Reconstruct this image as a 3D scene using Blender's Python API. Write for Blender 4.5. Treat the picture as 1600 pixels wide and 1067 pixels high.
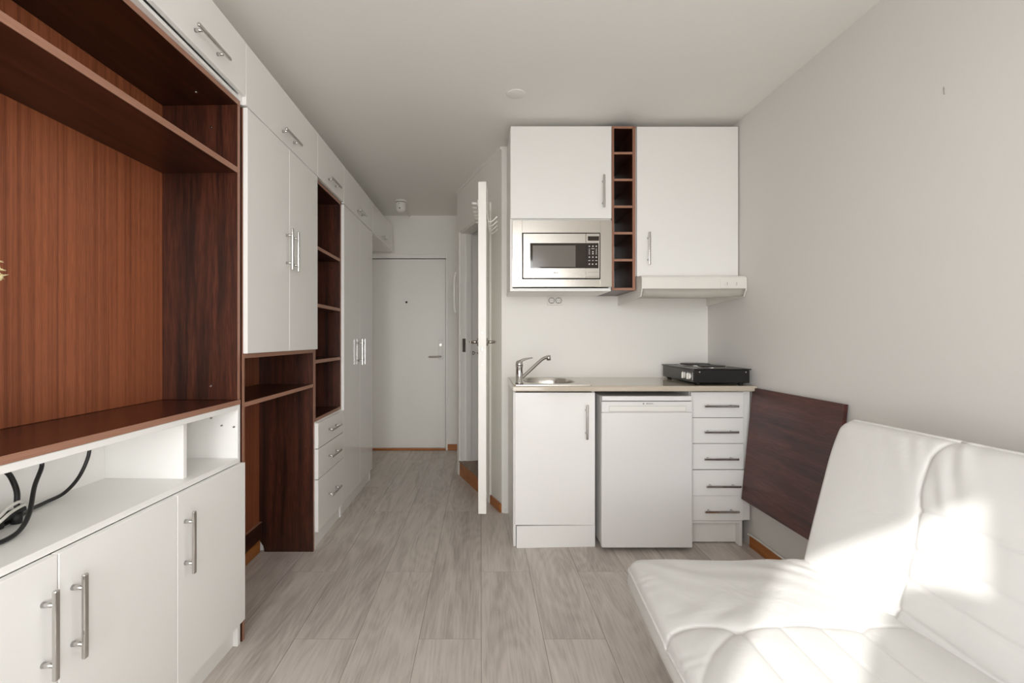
import bpy, bmesh, math, random
from mathutils import Vector, Matrix, noise

for o in list(bpy.data.objects):
    bpy.data.objects.remove(o, do_unlink=True)
SC = bpy.context.scene
COL = SC.collection
R = math.radians

# ------------------------------------------------------------------ camera
cam_d = bpy.data.cameras.new('camera')
cam_d.lens = 16.875
cam_d.sensor_width = 36.0
cam_d.shift_x = 0.030
cam_d.shift_y = -0.0028
cam_d.clip_start = 0.02
cam = bpy.data.objects.new('camera', cam_d)
cam.location = (0, 0, 1.17)
cam.rotation_euler = (R(90), 0, 0)
COL.objects.link(cam)
SC.camera = cam

# ------------------------------------------------------------------ world, sun, exposure
W = bpy.data.worlds.new('world')
SC.world = W
W.use_nodes = True
bg = W.node_tree.nodes['Background']
_nt = W.node_tree
_tc = _nt.nodes.new('ShaderNodeTexCoord')
_sx = _nt.nodes.new('ShaderNodeSeparateXYZ')
_rp = _nt.nodes.new('ShaderNodeValToRGB')
_mr = _nt.nodes.new('ShaderNodeMapRange')
_mr.inputs['From Min'].default_value = -1.0
_nt.links.new(_tc.outputs['Generated'], _sx.inputs[0])
_nt.links.new(_sx.outputs['Z'], _mr.inputs['Value'])
_nt.links.new(_mr.outputs[0], _rp.inputs['Fac'])
_nt.links.new(_rp.outputs['Color'], bg.inputs[0])
_e = _rp.color_ramp.elements
_e[0].position = 0.0; _e[0].color = (0.46, 0.46, 0.455, 1)      # ground
_e[1].position = 1.0; _e[1].color = (0.22, 0.235, 0.26, 1)      # zenith
for _p, _c in ((0.40, (0.46, 0.46, 0.455)), (0.47, (0.79, 0.79, 0.79)), (0.54, (0.98, 0.99, 1.0)), (0.66, (0.62, 0.625, 0.63))):
    _q = _e.new(_p); _q.color = (*_c, 1)
bg.inputs[1].default_value = 14.0
sun_d = bpy.data.lights.new('sun', 'SUN')
sun_d.energy = 5.6
sun_d.angle = R(1.1)
sun_d.color = (1.0, 0.98, 0.95)
sun = bpy.data.objects.new('sun', sun_d)
sun.location = (-3, -5, 5)
sun.rotation_euler = Vector((0.857, 1.0, -0.783)).to_track_quat('-Z', 'Y').to_euler()
COL.objects.link(sun)
SC.view_settings.view_transform = 'Standard'
SC.view_settings.look = 'None'
SC.view_settings.exposure = -0.10
SC.view_settings.gamma = 1.0
SC.view_settings.use_curve_mapping = False
SC.cycles.max_bounces = 14
SC.cycles.diffuse_bounces = 10
SC.cycles.sample_clamp_indirect = 6.0

# daylight portal in the window opening (guides sampling of the sky only)
YW = -0.55          # inner face of the window wall
def portal(x0, x1, z0, z1):
    d = bpy.data.lights.new('window_portal', 'AREA')
    d.shape = 'RECTANGLE'
    d.size = x1 - x0
    d.size_y = z1 - z0
    d.cycles.is_portal = True
    o = bpy.data.objects.new('window_portal', d)
    o.location = ((x0 + x1) / 2, YW - 0.13, (z0 + z1) / 2)
    o.rotation_euler = (R(90), 0, 0)
    COL.objects.link(o)

# ------------------------------------------------------------------ materials
def s2l(c):
    return tuple(((v / 255) / 12.92 if v / 255 <= 0.04045 else ((v / 255 + 0.055) / 1.055) ** 2.4) for v in c)

def newmat(name):
    m = bpy.data.materials.new(name)
    m.use_nodes = True
    nt = m.node_tree
    return m, nt, nt.nodes['Principled BSDF']

def N(nt, t, **kw):
    n = nt.nodes.new(t)
    for k, v in kw.items():
        setattr(n, k, v)
    return n

def coords(nt, scale, rnd=True):
    tc = N(nt, 'ShaderNodeTexCoord')
    mp = N(nt, 'ShaderNodeMapping')
    mp.inputs['Scale'].default_value = scale
    if rnd:
        oi = N(nt, 'ShaderNodeObjectInfo')
        mul = N(nt, 'ShaderNodeVectorMath', operation='SCALE')
        mul.inputs[0].default_value = (7.3, 3.1, 5.7)
        nt.links.new(oi.outputs['Random'], mul.inputs['Scale'])
        add = N(nt, 'ShaderNodeVectorMath', operation='ADD')
        nt.links.new(tc.outputs['Object'], add.inputs[0])
        nt.links.new(mul.outputs[0], add.inputs[1])
        nt.links.new(add.outputs[0], mp.inputs['Vector'])
    else:
        nt.links.new(tc.outputs['Object'], mp.inputs['Vector'])
    return mp.outputs[0]

def plain(name, rgb, rough=0.5, metal=0.0, bump=0.0, bscale=60, spec=0.5, var=0.0, coat=0.0):
    m, nt, b = newmat(name)
    c = s2l(rgb)
    b.inputs['Roughness'].default_value = rough
    b.inputs['Metallic'].default_value = metal
    b.inputs['Specular IOR Level'].default_value = spec
    b.inputs['Coat Weight'].default_value = coat
    b.inputs['Coat Roughness'].default_value = 0.08
    v = coords(nt, (1, 1, 1))
    nz = N(nt, 'ShaderNodeTexNoise')
    nz.inputs['Scale'].default_value = bscale
    nz.inputs['Detail'].default_value = 4
    nt.links.new(v, nz.inputs['Vector'])
    mix = N(nt, 'ShaderNodeMix', data_type='RGBA')
    mix.inputs['A'].default_value = (*[x * (1 - var) for x in c], 1)
    mix.inputs['B'].default_value = (*[min(1, x * (1 + var)) for x in c], 1)
    nt.links.new(nz.outputs['Fac'], mix.inputs['Factor'])
    nt.links.new(mix.outputs['Result'], b.inputs['Base Color'])
    if bump:
        bp = N(nt, 'ShaderNodeBump')
        bp.inputs['Strength'].default_value = bump
        bp.inputs['Distance'].default_value = 0.002
        nt.links.new(nz.outputs['Fac'], bp.inputs['Height'])
        nt.links.new(bp.outputs[0], b.inputs['Normal'])
    return m

def wood(name, dark, light, axis, rough=0.35, across=26.0, along=1.3, pore=0.35, coat=0.0, spec=0.5, cut=(0.34, 0.68)):
    m, nt, b = newmat(name)
    sc = [across, across, across]
    sc[axis] = along
    v = coords(nt, tuple(sc))
    n1 = N(nt, 'ShaderNodeTexNoise')
    n1.inputs['Scale'].default_value = 1.0
    n1.inputs['Detail'].default_value = 6
    n1.inputs['Roughness'].default_value = 0.6
    n1.inputs['Distortion'].default_value = 0.5
    nt.links.new(v, n1.inputs['Vector'])
    cr = N(nt, 'ShaderNodeValToRGB')
    cr.color_ramp.elements[0].position = cut[0]
    cr.color_ramp.elements[1].position = cut[1]
    cr.color_ramp.elements[0].color = (*s2l(dark), 1)
    cr.color_ramp.elements[1].color = (*s2l(light), 1)
    nt.links.new(n1.outputs['Fac'], cr.inputs['Fac'])
    sp = [420.0, 420.0, 420.0]
    sp[axis] = 14.0
    v2 = coords(nt, tuple(sp))
    n2 = N(nt, 'ShaderNodeTexNoise')
    n2.inputs['Scale'].default_value = 1.0
    n2.inputs['Detail'].default_value = 2
    nt.links.new(v2, n2.inputs['Vector'])
    r2 = N(nt, 'ShaderNodeMapRange')
    r2.inputs['From Min'].default_value = 0.35
    r2.inputs['From Max'].default_value = 0.65
    r2.inputs['To Min'].default_value = 1 - pore
    r2.inputs['To Max'].default_value = 1 + pore * 0.4
    nt.links.new(n2.outputs['Fac'], r2.inputs['Value'])
    mu = N(nt, 'ShaderNodeVectorMath', operation='SCALE')
    nt.links.new(cr.outputs['Color'], mu.inputs[0])
    nt.links.new(r2.outputs[0], mu.inputs['Scale'])
    nt.links.new(mu.outputs[0], b.inputs['Base Color'])
    b.inputs['Roughness'].default_value = rough
    b.inputs['Specular IOR Level'].default_value = spec
    b.inputs['Coat Weight'].default_value = coat
    b.inputs['Coat Roughness'].default_value = 0.12
    bp = N(nt, 'ShaderNodeBump')
    bp.inputs['Strength'].default_value = 0.12
    bp.inputs['Distance'].default_value = 0.001
    nt.links.new(n2.outputs['Fac'], bp.inputs['Height'])
    nt.links.new(bp.outputs[0], b.inputs['Normal'])
    return m

def floor_mat():
    m, nt, b = newmat('laminate_floor')
    L = nt.links.new
    tc = N(nt, 'ShaderNodeTexCoord')
    sx = N(nt, 'ShaderNodeSeparateXYZ')
    L(tc.outputs['Object'], sx.inputs[0])
    def M(op, a, bb=None, c=None):
        n = N(nt, 'ShaderNodeMath', operation=op)
        for i, q in enumerate((a, bb, c)):
            if q is None:
                continue
            if isinstance(q, (int, float)):
                n.inputs[i].default_value = q
            else:
                L(q, n.inputs[i])
        return n.outputs[0]
    px = M('DIVIDE', sx.outputs['X'], 0.2425)
    ix = M('FLOOR', px)
    fx = M('FRACT', px)
    odd = M('MULTIPLY', M('PINGPONG', ix, 1.0), 0.84)
    py = M('DIVIDE', M('SUBTRACT', M('SUBTRACT', sx.outputs['Y'], 2.41), odd), 1.38)
    iy = M('FLOOR', py)
    fy = M('FRACT', py)
    cid = N(nt, 'ShaderNodeCombineXYZ')
    L(ix, cid.inputs[0]); L(iy, cid.inputs[1])
    wn = N(nt, 'ShaderNodeTexWhiteNoise', noise_dimensions='3D')
    L(cid.outputs[0], wn.inputs['Vector'])
    # grain coordinates, shifted per plank
    gv = N(nt, 'ShaderNodeVectorMath', operation='MULTIPLY_ADD')
    L(wn.outputs['Color'], gv.inputs[0])
    gv.inputs[1].default_value = (9, 9, 9)
    L(tc.outputs['Object'], gv.inputs[2])
    mp = N(nt, 'ShaderNodeMapping')
    mp.inputs['Scale'].default_value = (11, 1.5, 1)
    L(gv.outputs[0], mp.inputs['Vector'])
    n1 = N(nt, 'ShaderNodeTexNoise')
    n1.inputs['Scale'].default_value = 1.0
    n1.inputs['Detail'].default_value = 5
    n1.inputs['Roughness'].default_value = 0.62
    n1.inputs['Distortion'].default_value = 0.9
    L(mp.outputs[0], n1.inputs['Vector'])
    mp2 = N(nt, 'ShaderNodeMapping')
    mp2.inputs['Scale'].default_value = (150, 6, 1)
    L(gv.outputs[0], mp2.inputs['Vector'])
    n2 = N(nt, 'ShaderNodeTexNoise')
    n2.inputs['Scale'].default_value = 1.0
    n2.inputs['Detail'].default_value = 3
    L(mp2.outputs[0], n2.inputs['Vector'])
    # cathedral rings: sine of a warped noise
    mp3 = N(nt, 'ShaderNodeMapping')
    mp3.inputs['Scale'].default_value = (5, 0.8, 1)
    L(gv.outputs[0], mp3.inputs['Vector'])
    n3 = N(nt, 'ShaderNodeTexNoise')
    n3.inputs['Scale'].default_value = 1.0
    n3.inputs['Detail'].default_value = 1.5
    L(mp3.outputs[0], n3.inputs['Vector'])
    ring = M('SINE', M('MULTIPLY', n3.outputs['Fac'], 110.0))
    g = M('ADD', M('MULTIPLY_ADD', n1.outputs['Fac'], 0.40, 0.09), M('MULTIPLY', n2.outputs['Fac'], 0.24))
    g = M('ADD', g, M('MULTIPLY_ADD', ring, 0.020, 0.02))
    g = M('ADD', g, M('MULTIPLY', M('SUBTRACT', wn.outputs['Value'], 0.5), 0.07))
    cr = N(nt, 'ShaderNodeValToRGB')
    e = cr.color_ramp.elements
    e[0].position = 0.27; e[0].color = (*s2l((160, 150, 142)), 1)
    e[1].position = 0.62; e[1].color = (*s2l((220, 212, 205)), 1)
    md = e.new(0.44); md.color = (*s2l((201, 192, 184)), 1)
    L(g, cr.inputs['Fac'])
    # seams
    dx = M('MULTIPLY', M('MINIMUM', fx, M('SUBTRACT', 1.0, fx)), 0.2425)
    dy = M('MULTIPLY', M('MINIMUM', fy, M('SUBTRACT', 1.0, fy)), 1.38)
    sl = M('LESS_THAN', M('MINIMUM', dx, M('MULTIPLY', dy, 1.6)), 0.0011)
    mx = N(nt, 'ShaderNodeMix', data_type='RGBA')
    L(M('MULTIPLY', sl, 0.75), mx.inputs['Factor'])
    L(cr.outputs['Color'], mx.inputs['A'])
    mx.inputs['B'].default_value = (*s2l((92, 82, 74)), 1)
    L(mx.outputs['Result'], b.inputs['Base Color'])
    b.inputs['Roughness'].default_value = 0.42
    b.inputs['Specular IOR Level'].default_value = 0.4
    bp = N(nt, 'ShaderNodeBump')
    bp.inputs['Strength'].default_value = 0.15
    bp.inputs['Distance'].default_value = 0.0012
    L(M('SUBTRACT', n2.outputs['Fac'], sl), bp.inputs['Height'])
    L(bp.outputs[0], b.inputs['Normal'])
    return m

def glass_mat(name, tint=(1, 1, 1), refl=0.08, rough=0.02):
    m, nt, b = newmat(name)
    nt.nodes.remove(b)
    out = nt.nodes['Material Output']
    tr = N(nt, 'ShaderNodeBsdfTransparent')
    tr.inputs[0].default_value = (*tint, 1)
    gl = N(nt, 'ShaderNodeBsdfGlossy')
    gl.inputs['Roughness'].default_value = rough
    lw = N(nt, 'ShaderNodeLayerWeight')
    lw.inputs['Blend'].default_value = 0.5
    pw = N(nt, 'ShaderNodeMath', operation='POWER')
    pw.inputs[1].default_value = 5.0
    nt.links.new(lw.outputs['Facing'], pw.inputs[0])
    ad = N(nt, 'ShaderNodeMath', operation='MULTIPLY_ADD')
    ad.inputs[1].default_value = 0.9
    ad.inputs[2].default_value = refl
    nt.links.new(pw.outputs[0], ad.inputs[0])
    mx = N(nt, 'ShaderNodeMixShader')
    nt.links.new(ad.outputs[0], mx.inputs[0])
    nt.links.new(tr.outputs[0], mx.inputs[1])
    nt.links.new(gl.outputs[0], mx.inputs[2])
    nt.links.new(mx.outputs[0], out.inputs['Surface'])
    return m

def milky_mat(name, rgb, fac):
    m, nt, b = newmat(name)
    out = nt.nodes['Material Output']
    b.inputs['Base Color'].default_value = (*s2l(rgb), 1)
    b.inputs['Roughness'].default_value = 0.15
    tr = N(nt, 'ShaderNodeBsdfTransparent')
    mx = N(nt, 'ShaderNodeMixShader')
    mx.inputs[0].default_value = fac
    nt.links.new(tr.outputs[0], mx.inputs[1])
    nt.links.new(b.outputs[0], mx.inputs[2])
    nt.links.new(mx.outputs[0], out.inputs['Surface'])
    return m

def leather_mat():
    m, nt, b = newmat('white_leather')
    L = nt.links.new
    v = coords(nt, (1, 1, 1), False)
    a = N(nt, 'ShaderNodeTexNoise'); a.inputs['Scale'].default_value = 7; a.inputs['Detail'].default_value = 3
    a.inputs['Distortion'].default_value = 1.2
    c = N(nt, 'ShaderNodeTexNoise'); c.inputs['Scale'].default_value = 420; c.inputs['Detail'].default_value = 2
    L(v, a.inputs['Vector']); L(v, c.inputs['Vector'])
    b1 = N(nt, 'ShaderNodeBump'); b1.inputs['Strength'].default_value = 0.22; b1.inputs['Distance'].default_value = 0.012
    L(a.outputs['Fac'], b1.inputs['Height'])
    b2 = N(nt, 'ShaderNodeBump'); b2.inputs['Strength'].default_value = 0.12; b2.inputs['Distance'].default_value = 0.0008
    L(c.outputs['Fac'], b2.inputs['Height']); L(b1.outputs[0], b2.inputs['Normal'])
    L(b2.outputs[0], b.inputs['Normal'])
    b.inputs['Base Color'].default_value = (*s2l((216, 215, 212)), 1)
    b.inputs['Roughness'].default_value = 0.42
    return m

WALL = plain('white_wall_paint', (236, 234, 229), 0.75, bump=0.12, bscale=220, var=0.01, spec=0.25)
WALL_R = plain('shaded_wall_paint', (217, 215, 211), 0.7, bump=0.12, bscale=220, var=0.012, spec=0.25)  # right wall: greyness of grazing light put into the paint colour
CEIL = plain('ceiling_paint', (236, 234, 230), 0.85, bump=0.1, bscale=160, var=0.01, spec=0.2)
WHITE = plain('white_laminate', (235, 234, 231), 0.34, var=0.01, bscale=8)
GLOSS = plain('glossy_white_laminate', (236, 235, 232), 0.12, var=0.008, bscale=5)
SEMI = plain('satin_white_laminate', (235, 234, 231), 0.22, var=0.008, bscale=5)
PAINT = plain('white_door_paint', (235, 233, 227), 0.4, var=0.012, bscale=9)
FRIDGE = plain('white_enamel', (226, 225, 223), 0.2, var=0.006, bscale=5)
PLASTIC = plain('white_plastic', (228, 226, 220), 0.35, var=0.01)
GREYP = plain('grey_plastic', (150, 148, 143), 0.4)
FILT = plain('pale_filter', (205, 202, 195), 0.4)
CHROME = plain('chrome', (205, 203, 200), 0.13, metal=1.0)
STEEL = plain('brushed_steel', (198, 193, 186), 0.27, metal=1.0, bump=0.04, bscale=300)
SATIN = plain('satin_nickel', (170, 163, 154), 0.3, metal=1.0)
BLACK = plain('black_enamel', (24, 23, 23), 0.28, var=0.15, bscale=40)
BLACKM = plain('black_rubber', (20, 20, 20), 0.6)
DGLASS = plain('dark_glass', (52, 46, 42), 0.06, spec=0.6)
MESHG = plain('perforated_window', (112, 106, 100), 0.15, spec=0.6)
IRON = plain('cast_iron', (44, 40, 38), 0.45, bump=0.2, bscale=120)
PRINT = plain('pale_print', (205, 203, 198), 0.5)
INK = plain('dark_print', (70, 64, 64), 0.5)
WENGE_V = wood('wenge_upright_grain', (36, 16, 8), (88, 45, 29), 2, rough=0.36, pore=0.5)
WENGE_H = wood('wenge_long_grain', (36, 16, 8), (80, 40, 25), 1, rough=0.32)
WENGE_X = wood('wenge_cross_grain', (36, 16, 8), (80, 40, 25), 0, rough=0.32)
BENCH = wood('mahogany_bench_top', (58, 25, 16), (90, 43, 28), 1, rough=0.25)
RIBBON = wood('ribbon_mahogany', (118, 62, 36), (158, 90, 57), 2, rough=0.45, across=62, along=0.45, pore=0.2, cut=(0.3, 0.6))
EDGE = wood('brown_edge_banding', (150, 107, 86), (164, 120, 98), 1, rough=0.4, pore=0.08)
EDGE_V = wood('brown_edge_banding_upright', (142, 99, 79), (158, 113, 92), 2, rough=0.4, pore=0.08)
LEAFW = wood('dark_red_veneer', (58, 27, 23), (98, 52, 45), 1, rough=0.38, across=22, along=1.6, pore=0.45)
ORANGE = wood('orange_pine', (150, 86, 32), (184, 116, 54), 1, rough=0.35, across=30, along=2, pore=0.12)
ORANGE_X = wood('orange_pine_cross', (150, 86, 32), (184, 116, 54), 0, rough=0.35, across=30, along=2, pore=0.12)
BROWNF = wood('brown_floor_boards', (120, 92, 70), (160, 130, 104), 1, rough=0.4, across=14, along=1)
WORKTOP = plain('beige_speckled_worktop', (190, 179, 163), 0.09, bscale=260, var=0.07)
LEATHER = leather_mat()
FLOOR = floor_mat()
GLASS = glass_mat('window_glass', refl=0.03)
VISOR = milky_mat('frosted_visor', (196, 192, 183), 0.6)
STRAW = plain('dried_petals', (222, 208, 160), 0.7, bump=0.3, bscale=90, var=0.12)
STALK = plain('dried_stalk', (140, 118, 76), 0.7)
CERAMIC = plain('pale_ceramic', (200, 196, 188), 0.3)
CORDB = plain('black_cable', (22, 21, 21), 0.4)
CORDW = plain('white_cable', (225, 222, 216), 0.4)
GROUND = plain('balcony_concrete', (190, 188, 182), 0.8, bump=0.2, bscale=50, var=0.05)

# ------------------------------------------------------------------ mesh helpers
class B:
    """collects shapes, becomes ONE mesh object"""
    def __init__(s):
        s.bm = bmesh.new()
        s.mats = []
    def mi(s, m):
        if m not in s.mats:
            s.mats.append(m)
        return s.mats.index(m)
    def _add(s, bm2, m, smooth=False):
        i = s.mi(m)
        for f in bm2.faces:
            if f.material_index == 0 or True:
                f.material_index = i if f.tag is False else f.material_index
            f.smooth = smooth
        me = bpy.data.meshes.new('tmp')
        bm2.to_mesh(me)
        bm2.free()
        s.bm.from_mesh(me)
        bpy.data.meshes.remove(me)
    def box(s, x0, x1, y0, y1, z0, z1, m, bev=0.001, edge=None, edir=(1, 0, 0), seg=1, smooth=False):
        b = bmesh.new()
        bmesh.ops.create_cube(b, size=1)
        for v in b.verts:
            v.co = Vector((x0 + (v.co.x + .5) * (x1 - x0), y0 + (v.co.y + .5) * (y1 - y0), z0 + (v.co.z + .5) * (z1 - z0)))
        if bev:
            bev = min(bev, 0.45 * min(abs(x1 - x0), abs(y1 - y0), abs(z1 - z0)))
            bmesh.ops.bevel(b, geom=b.edges[:], offset=bev, segments=seg, affect='EDGES', profile=0.5)
        i = s.mi(m)
        b.normal_update()
        for f in b.faces:
            f.material_index = i
            f.smooth = smooth
        if edge is not None:
            j = s.mi(edge)
            d = Vector(edir)
            for f in b.faces:
                if f.normal.dot(d) > 0.6:
                    f.material_index = j
        me = bpy.data.meshes.new('tmp')
        b.to_mesh(me); b.free()
        s.bm.from_mesh(me)
        bpy.data.meshes.remove(me)
        return s
    def cyl(s, p, q, r, m, r2=None, n=24, smooth=True, bev=0.0):
        p, q = Vector(p), Vector(q)
        d = q - p
        b = bmesh.new()
        bmesh.ops.create_cone(b, cap_ends=True, segments=n, radius1=r, radius2=r if r2 is None else r2, depth=d.length)
        if bev:
            bmesh.ops.bevel(b, geom=[e for e in b.edges if abs(e.verts[0].co.z - e.verts[1].co.z) < 1e-6], offset=bev, segments=2, affect='EDGES')
        b.transform(Matrix.Translation((p + q) / 2) @ d.to_track_quat('Z', 'Y').to_matrix().to_4x4())
        i = s.mi(m)
        b.normal_update()
        ax = d.normalized()
        for f in b.faces:
            f.material_index = i
            f.smooth = smooth and abs(f.normal.dot(ax)) < 0.95
        me = bpy.data.meshes.new('tmp'); b.to_mesh(me); b.free()
        s.bm.from_mesh(me); bpy.data.meshes.remove(me)
        return s
    def lathe(s, pts, c, m, n=32, axis='Z'):
        """pts: (radius, height) from bottom to top about axis through c"""
        b = bmesh.new()
        rings = []
        for r, h in pts:
            ring = []
            for k in range(n):
                a = 2 * math.pi * k / n
                ring.append(b.verts.new((r * math.cos(a), r * math.sin(a), h)))
            rings.append(ring)
        for A, C in zip(rings, rings[1:]):
            for k in range(n):
                b.faces.new((A[k], A[(k + 1) % n], C[(k + 1) % n], C[k]))
        b.faces.new(rings[0][::-1]); b.faces.new(rings[-1])
        if axis == 'Y':
            b.transform(Matrix.Rotation(R(90), 4, 'X'))
        if axis == 'X':
            b.transform(Matrix.Rotation(R(90), 4, 'Y'))
        b.transform(Matrix.Translation(Vector(c)))
        bmesh.ops.remove_doubles(b, verts=b.verts, dist=1e-6)
        bmesh.ops.recalc_face_normals(b, faces=b.faces)
        i = s.mi(m)
        for f in b.faces:
            f.material_index = i; f.smooth = True
        me = bpy.data.meshes.new('tmp'); b.to_mesh(me); b.free()
        s.bm.from_mesh(me); bpy.data.meshes.remove(me)
        return s
    def prism(s, poly, vec, m, bev=0.0, edge=None, edir=None, smooth=False):
        """poly: 3D points of a flat outline, extruded by vec"""
        b = bmesh.new()
        vs = [b.verts.new(p) for p in poly]
        f = b.faces.new(vs)
        r = bmesh.ops.extrude_face_region(b, geom=[f])
        for v in r['geom']:
            if isinstance(v, bmesh.types.BMVert):
                v.co += Vector(vec)
        bmesh.ops.recalc_face_normals(b, faces=b.faces)
        if bev:
            bmesh.ops.bevel(b, geom=b.edges[:], offset=bev, segments=1, affect='EDGES')
        b.normal_update()
        i = s.mi(m)
        for f in b.faces:
            f.material_index = i; f.smooth = smooth
        if edge is not None:
            j = s.mi(edge)
            for f in b.faces:
                if f.normal.dot(Vector(edir)) > 0.6:
                    f.material_index = j
        me = bpy.data.meshes.new('tmp'); b.to_mesh(me); b.free()
        s.bm.from_mesh(me); bpy.data.meshes.remove(me)
        return s
    def tube(s, pts, r, m, n=12, cap=True, radii=None, closed=False, flat=None):
        pts = [Vector(p) for p in pts]
        b = bmesh.new()
        rings = []
        up = Vector((0, 0, 1))
        K = len(pts)
        prev = None
        for k, p in enumerate(pts):
            if closed:
                t = pts[(k + 1) % K] - pts[k - 1]
            else:
                t = pts[min(k + 1, K - 1)] - pts[max(k - 1, 0)]
            t.normalize()
            if prev is None:
                u = t.cross(up)
                if u.length < 1e-3:
                    u = t.cross(Vector((1, 0, 0)))
            else:
                u = prev - t * prev.dot(t)
            u.normalize(); w = t.cross(u); prev = u
            rr = r if radii is None else radii[k]
            fl = 1.0 if flat is None else flat
            rings.append([b.verts.new(p + u * rr * math.cos(2 * math.pi * j / n) + w * rr * fl * math.sin(2 * math.pi * j / n)) for j in range(n)])
        pairs = list(zip(rings, rings[1:]))
        if closed:
            pairs.append((rings[-1], rings[0]))
        for A, C in pairs:
            for j in range(n):
                b.faces.new((A[j], A[(j + 1) % n], C[(j + 1) % n], C[j]))
        if cap and not closed:
            b.faces.new(rings[0][::-1]); b.faces.new(rings[-1])
        bmesh.ops.recalc_face_normals(b, faces=b.faces)
        i = s.mi(m)
        for f in b.faces:
            f.material_index = i; f.smooth = len(f.verts) == 4
        me = bpy.data.meshes.new('tmp'); b.to_mesh(me); b.free()
        s.bm.from_mesh(me); bpy.data.meshes.remove(me)
        return s
    def raw(s, verts, faces, m, smooth=True):
        b = bmesh.new()
        vs = [b.verts.new(v) for v in verts]
        for f in faces:
            try:
                b.faces.new([vs[i] for i in f])
            except ValueError:
                pass
        bmesh.ops.recalc_face_normals(b, faces=b.faces)
        i = s.mi(m)
        for f in b.faces:
            f.material_index = i; f.smooth = smooth
        me = bpy.data.meshes.new('tmp'); b.to_mesh(me); b.free()
        s.bm.from_mesh(me); bpy.data.meshes.remove(me)
        return s
    def make(s, name, parent=None, loc=None, shift=None):
        if shift is not None:
            bmesh.ops.translate(s.bm, verts=s.bm.verts, vec=shift)
        me = bpy.data.meshes.new(name)
        s.bm.to_mesh(me); s.bm.free()
        for m in s.mats:
            me.materials.append(m)
        o = bpy.data.objects.new(name, me)
        COL.objects.link(o)
        if parent is not None:
            o.parent = parent
        if loc is not None:
            o.location = loc
        return o

def smooth_path(pts, sub=8, closed=False):
    pts = [Vector(p) for p in pts]
    out = []
    K = len(pts)
    rng = range(K if closed else K - 1)
    for i in rng:
        if closed:
            p0, p1, p2, p3 = pts[i - 1], pts[i], pts[(i + 1) % K], pts[(i + 2) % K]
        else:
            p0, p1, p2, p3 = pts[max(i - 1, 0)], pts[i], pts[i + 1], pts[min(i + 2, K - 1)]
        for j in range(sub):
            t = j / sub
            out.append(0.5 * ((2 * p1) + (-p0 + p2) * t + (2 * p0 - 5 * p1 + 4 * p2 - p3) * t * t + (-p0 + 3 * p1 - 3 * p2 + p3) * t ** 3))
    if not closed:
        out.append(pts[-1])
    return out

class Thing:
    """an Empty at the thing's base with parts under it; parts are given in world
    coordinates (or in the thing's own frame when local=True)"""
    def __init__(s, name, label, cat, loc=(0, 0, 0), rotz=0.0, group=None, local=False, kind=None):
        s.o = bpy.data.objects.new(name, None)
        s.o.empty_display_size = 0.05
        COL.objects.link(s.o)
        s.o.location = loc
        s.o.rotation_euler = (0, 0, rotz)
        s.o['label'] = label
        if cat: s.o['category'] = cat
        if group: s.o['group'] = group
        if kind: s.o['kind'] = kind
        s.off = Vector((0, 0, 0)) if local else -Vector(loc)
    def part(s, name, b, parent=None, label=None):
        o = b.make(name, parent or s.o, shift=s.off)
        if label: o['label'] = label
        return o
    def put(s, name, mesh, loc, rot=(0, 0, 0), parent=None, label=None):
        o = bpy.data.objects.new(name, mesh)
        COL.objects.link(o)
        o.parent = parent or s.o
        o.location = Vector(loc) + s.off
        o.rotation_euler = rot
        if label: o['label'] = label
        return o

def struct(name, b, label=None):
    o = b.make(name)
    o['kind'] = 'structure'
    if label: o['label'] = label
    return o

def single(name, b, label, cat, base, group=None):
    o = b.make(name, None, loc=base, shift=-Vector(base))
    o['label'] = label; o['category'] = cat
    if group: o['group'] = group
    return o

def text_mesh(txt, size, mat, depth=0.0004):
    c = bpy.data.curves.new('lettering', 'FONT')
    c.body = txt
    c.size = size
    c.align_x = 'CENTER'; c.align_y = 'CENTER'
    c.extrude = depth
    o = bpy.data.objects.new('lettering', c)
    COL.objects.link(o)
    bpy.context.view_layer.update()
    me = bpy.data.meshes.new_from_object(o)
    bpy.data.objects.remove(o, do_unlink=True)
    me.materials.clear()
    me.materials.append(mat)
    me.name = 'lettering'
    return me

# bar handle: bar along local Z, door surface at local x = 0, bar on the +x side
def handle_mesh(L=0.193, w=0.0125, cc=0.128):
    b = B()
    b.box(0.024, 0.034, -w / 2, w / 2, -L / 2, L / 2, CHROME, bev=0.0035, seg=3, smooth=False)
    for q in (-1, 1):
        b.cyl((0, 0, q * cc / 2), (0.026, 0, q * cc / 2), 0.0065, CHROME, r2=0.0048, n=16)
    o = b.make('handle')
    me = o.data
    bpy.data.objects.remove(o)
    return me
HANDLE = handle_mesh()
H_V = (0, 0, 0)                 # vertical bar on a face turned to +x
H_Y = (R(90), 0, 0)             # bar along Y on a face turned to +x
H_KV = (0, 0, R(-90))           # vertical bar on a face turned to -y (kitchen)
H_KH = (R(90), 0, R(-90))       # bar along X on a face turned to -y

# ------------------------------------------------------------------ room shell
XR = 1.522; YK = 3.225; YB = 5.04; ZC = 2.46; XL = -1.228
struct('floor', B().box(-1.4, 1.7, YW - 0.1, 5.3, -0.08, 0, FLOOR, bev=0))
struct('ceiling', B().box(-1.4, 1.7, YW - 0.1, 5.3, ZC, ZC + 0.1, CEIL, bev=0))
b = B()
b.prism([(XL, YB + 0.1, 0), (XL, 1.862, 0), (-1.29, 0.2, 0), (-1.29, YW, 0), (-1.40, YW, 0), (-1.40, YB + 0.1, 0)], (0, 0, ZC), WALL)
struct('wall_left', b)
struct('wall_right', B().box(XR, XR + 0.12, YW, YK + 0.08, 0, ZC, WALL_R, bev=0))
struct('wall_kitchen', B().box(0.137, XR, YK, YK + 0.08, 0, ZC, WALL, bev=0))
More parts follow.
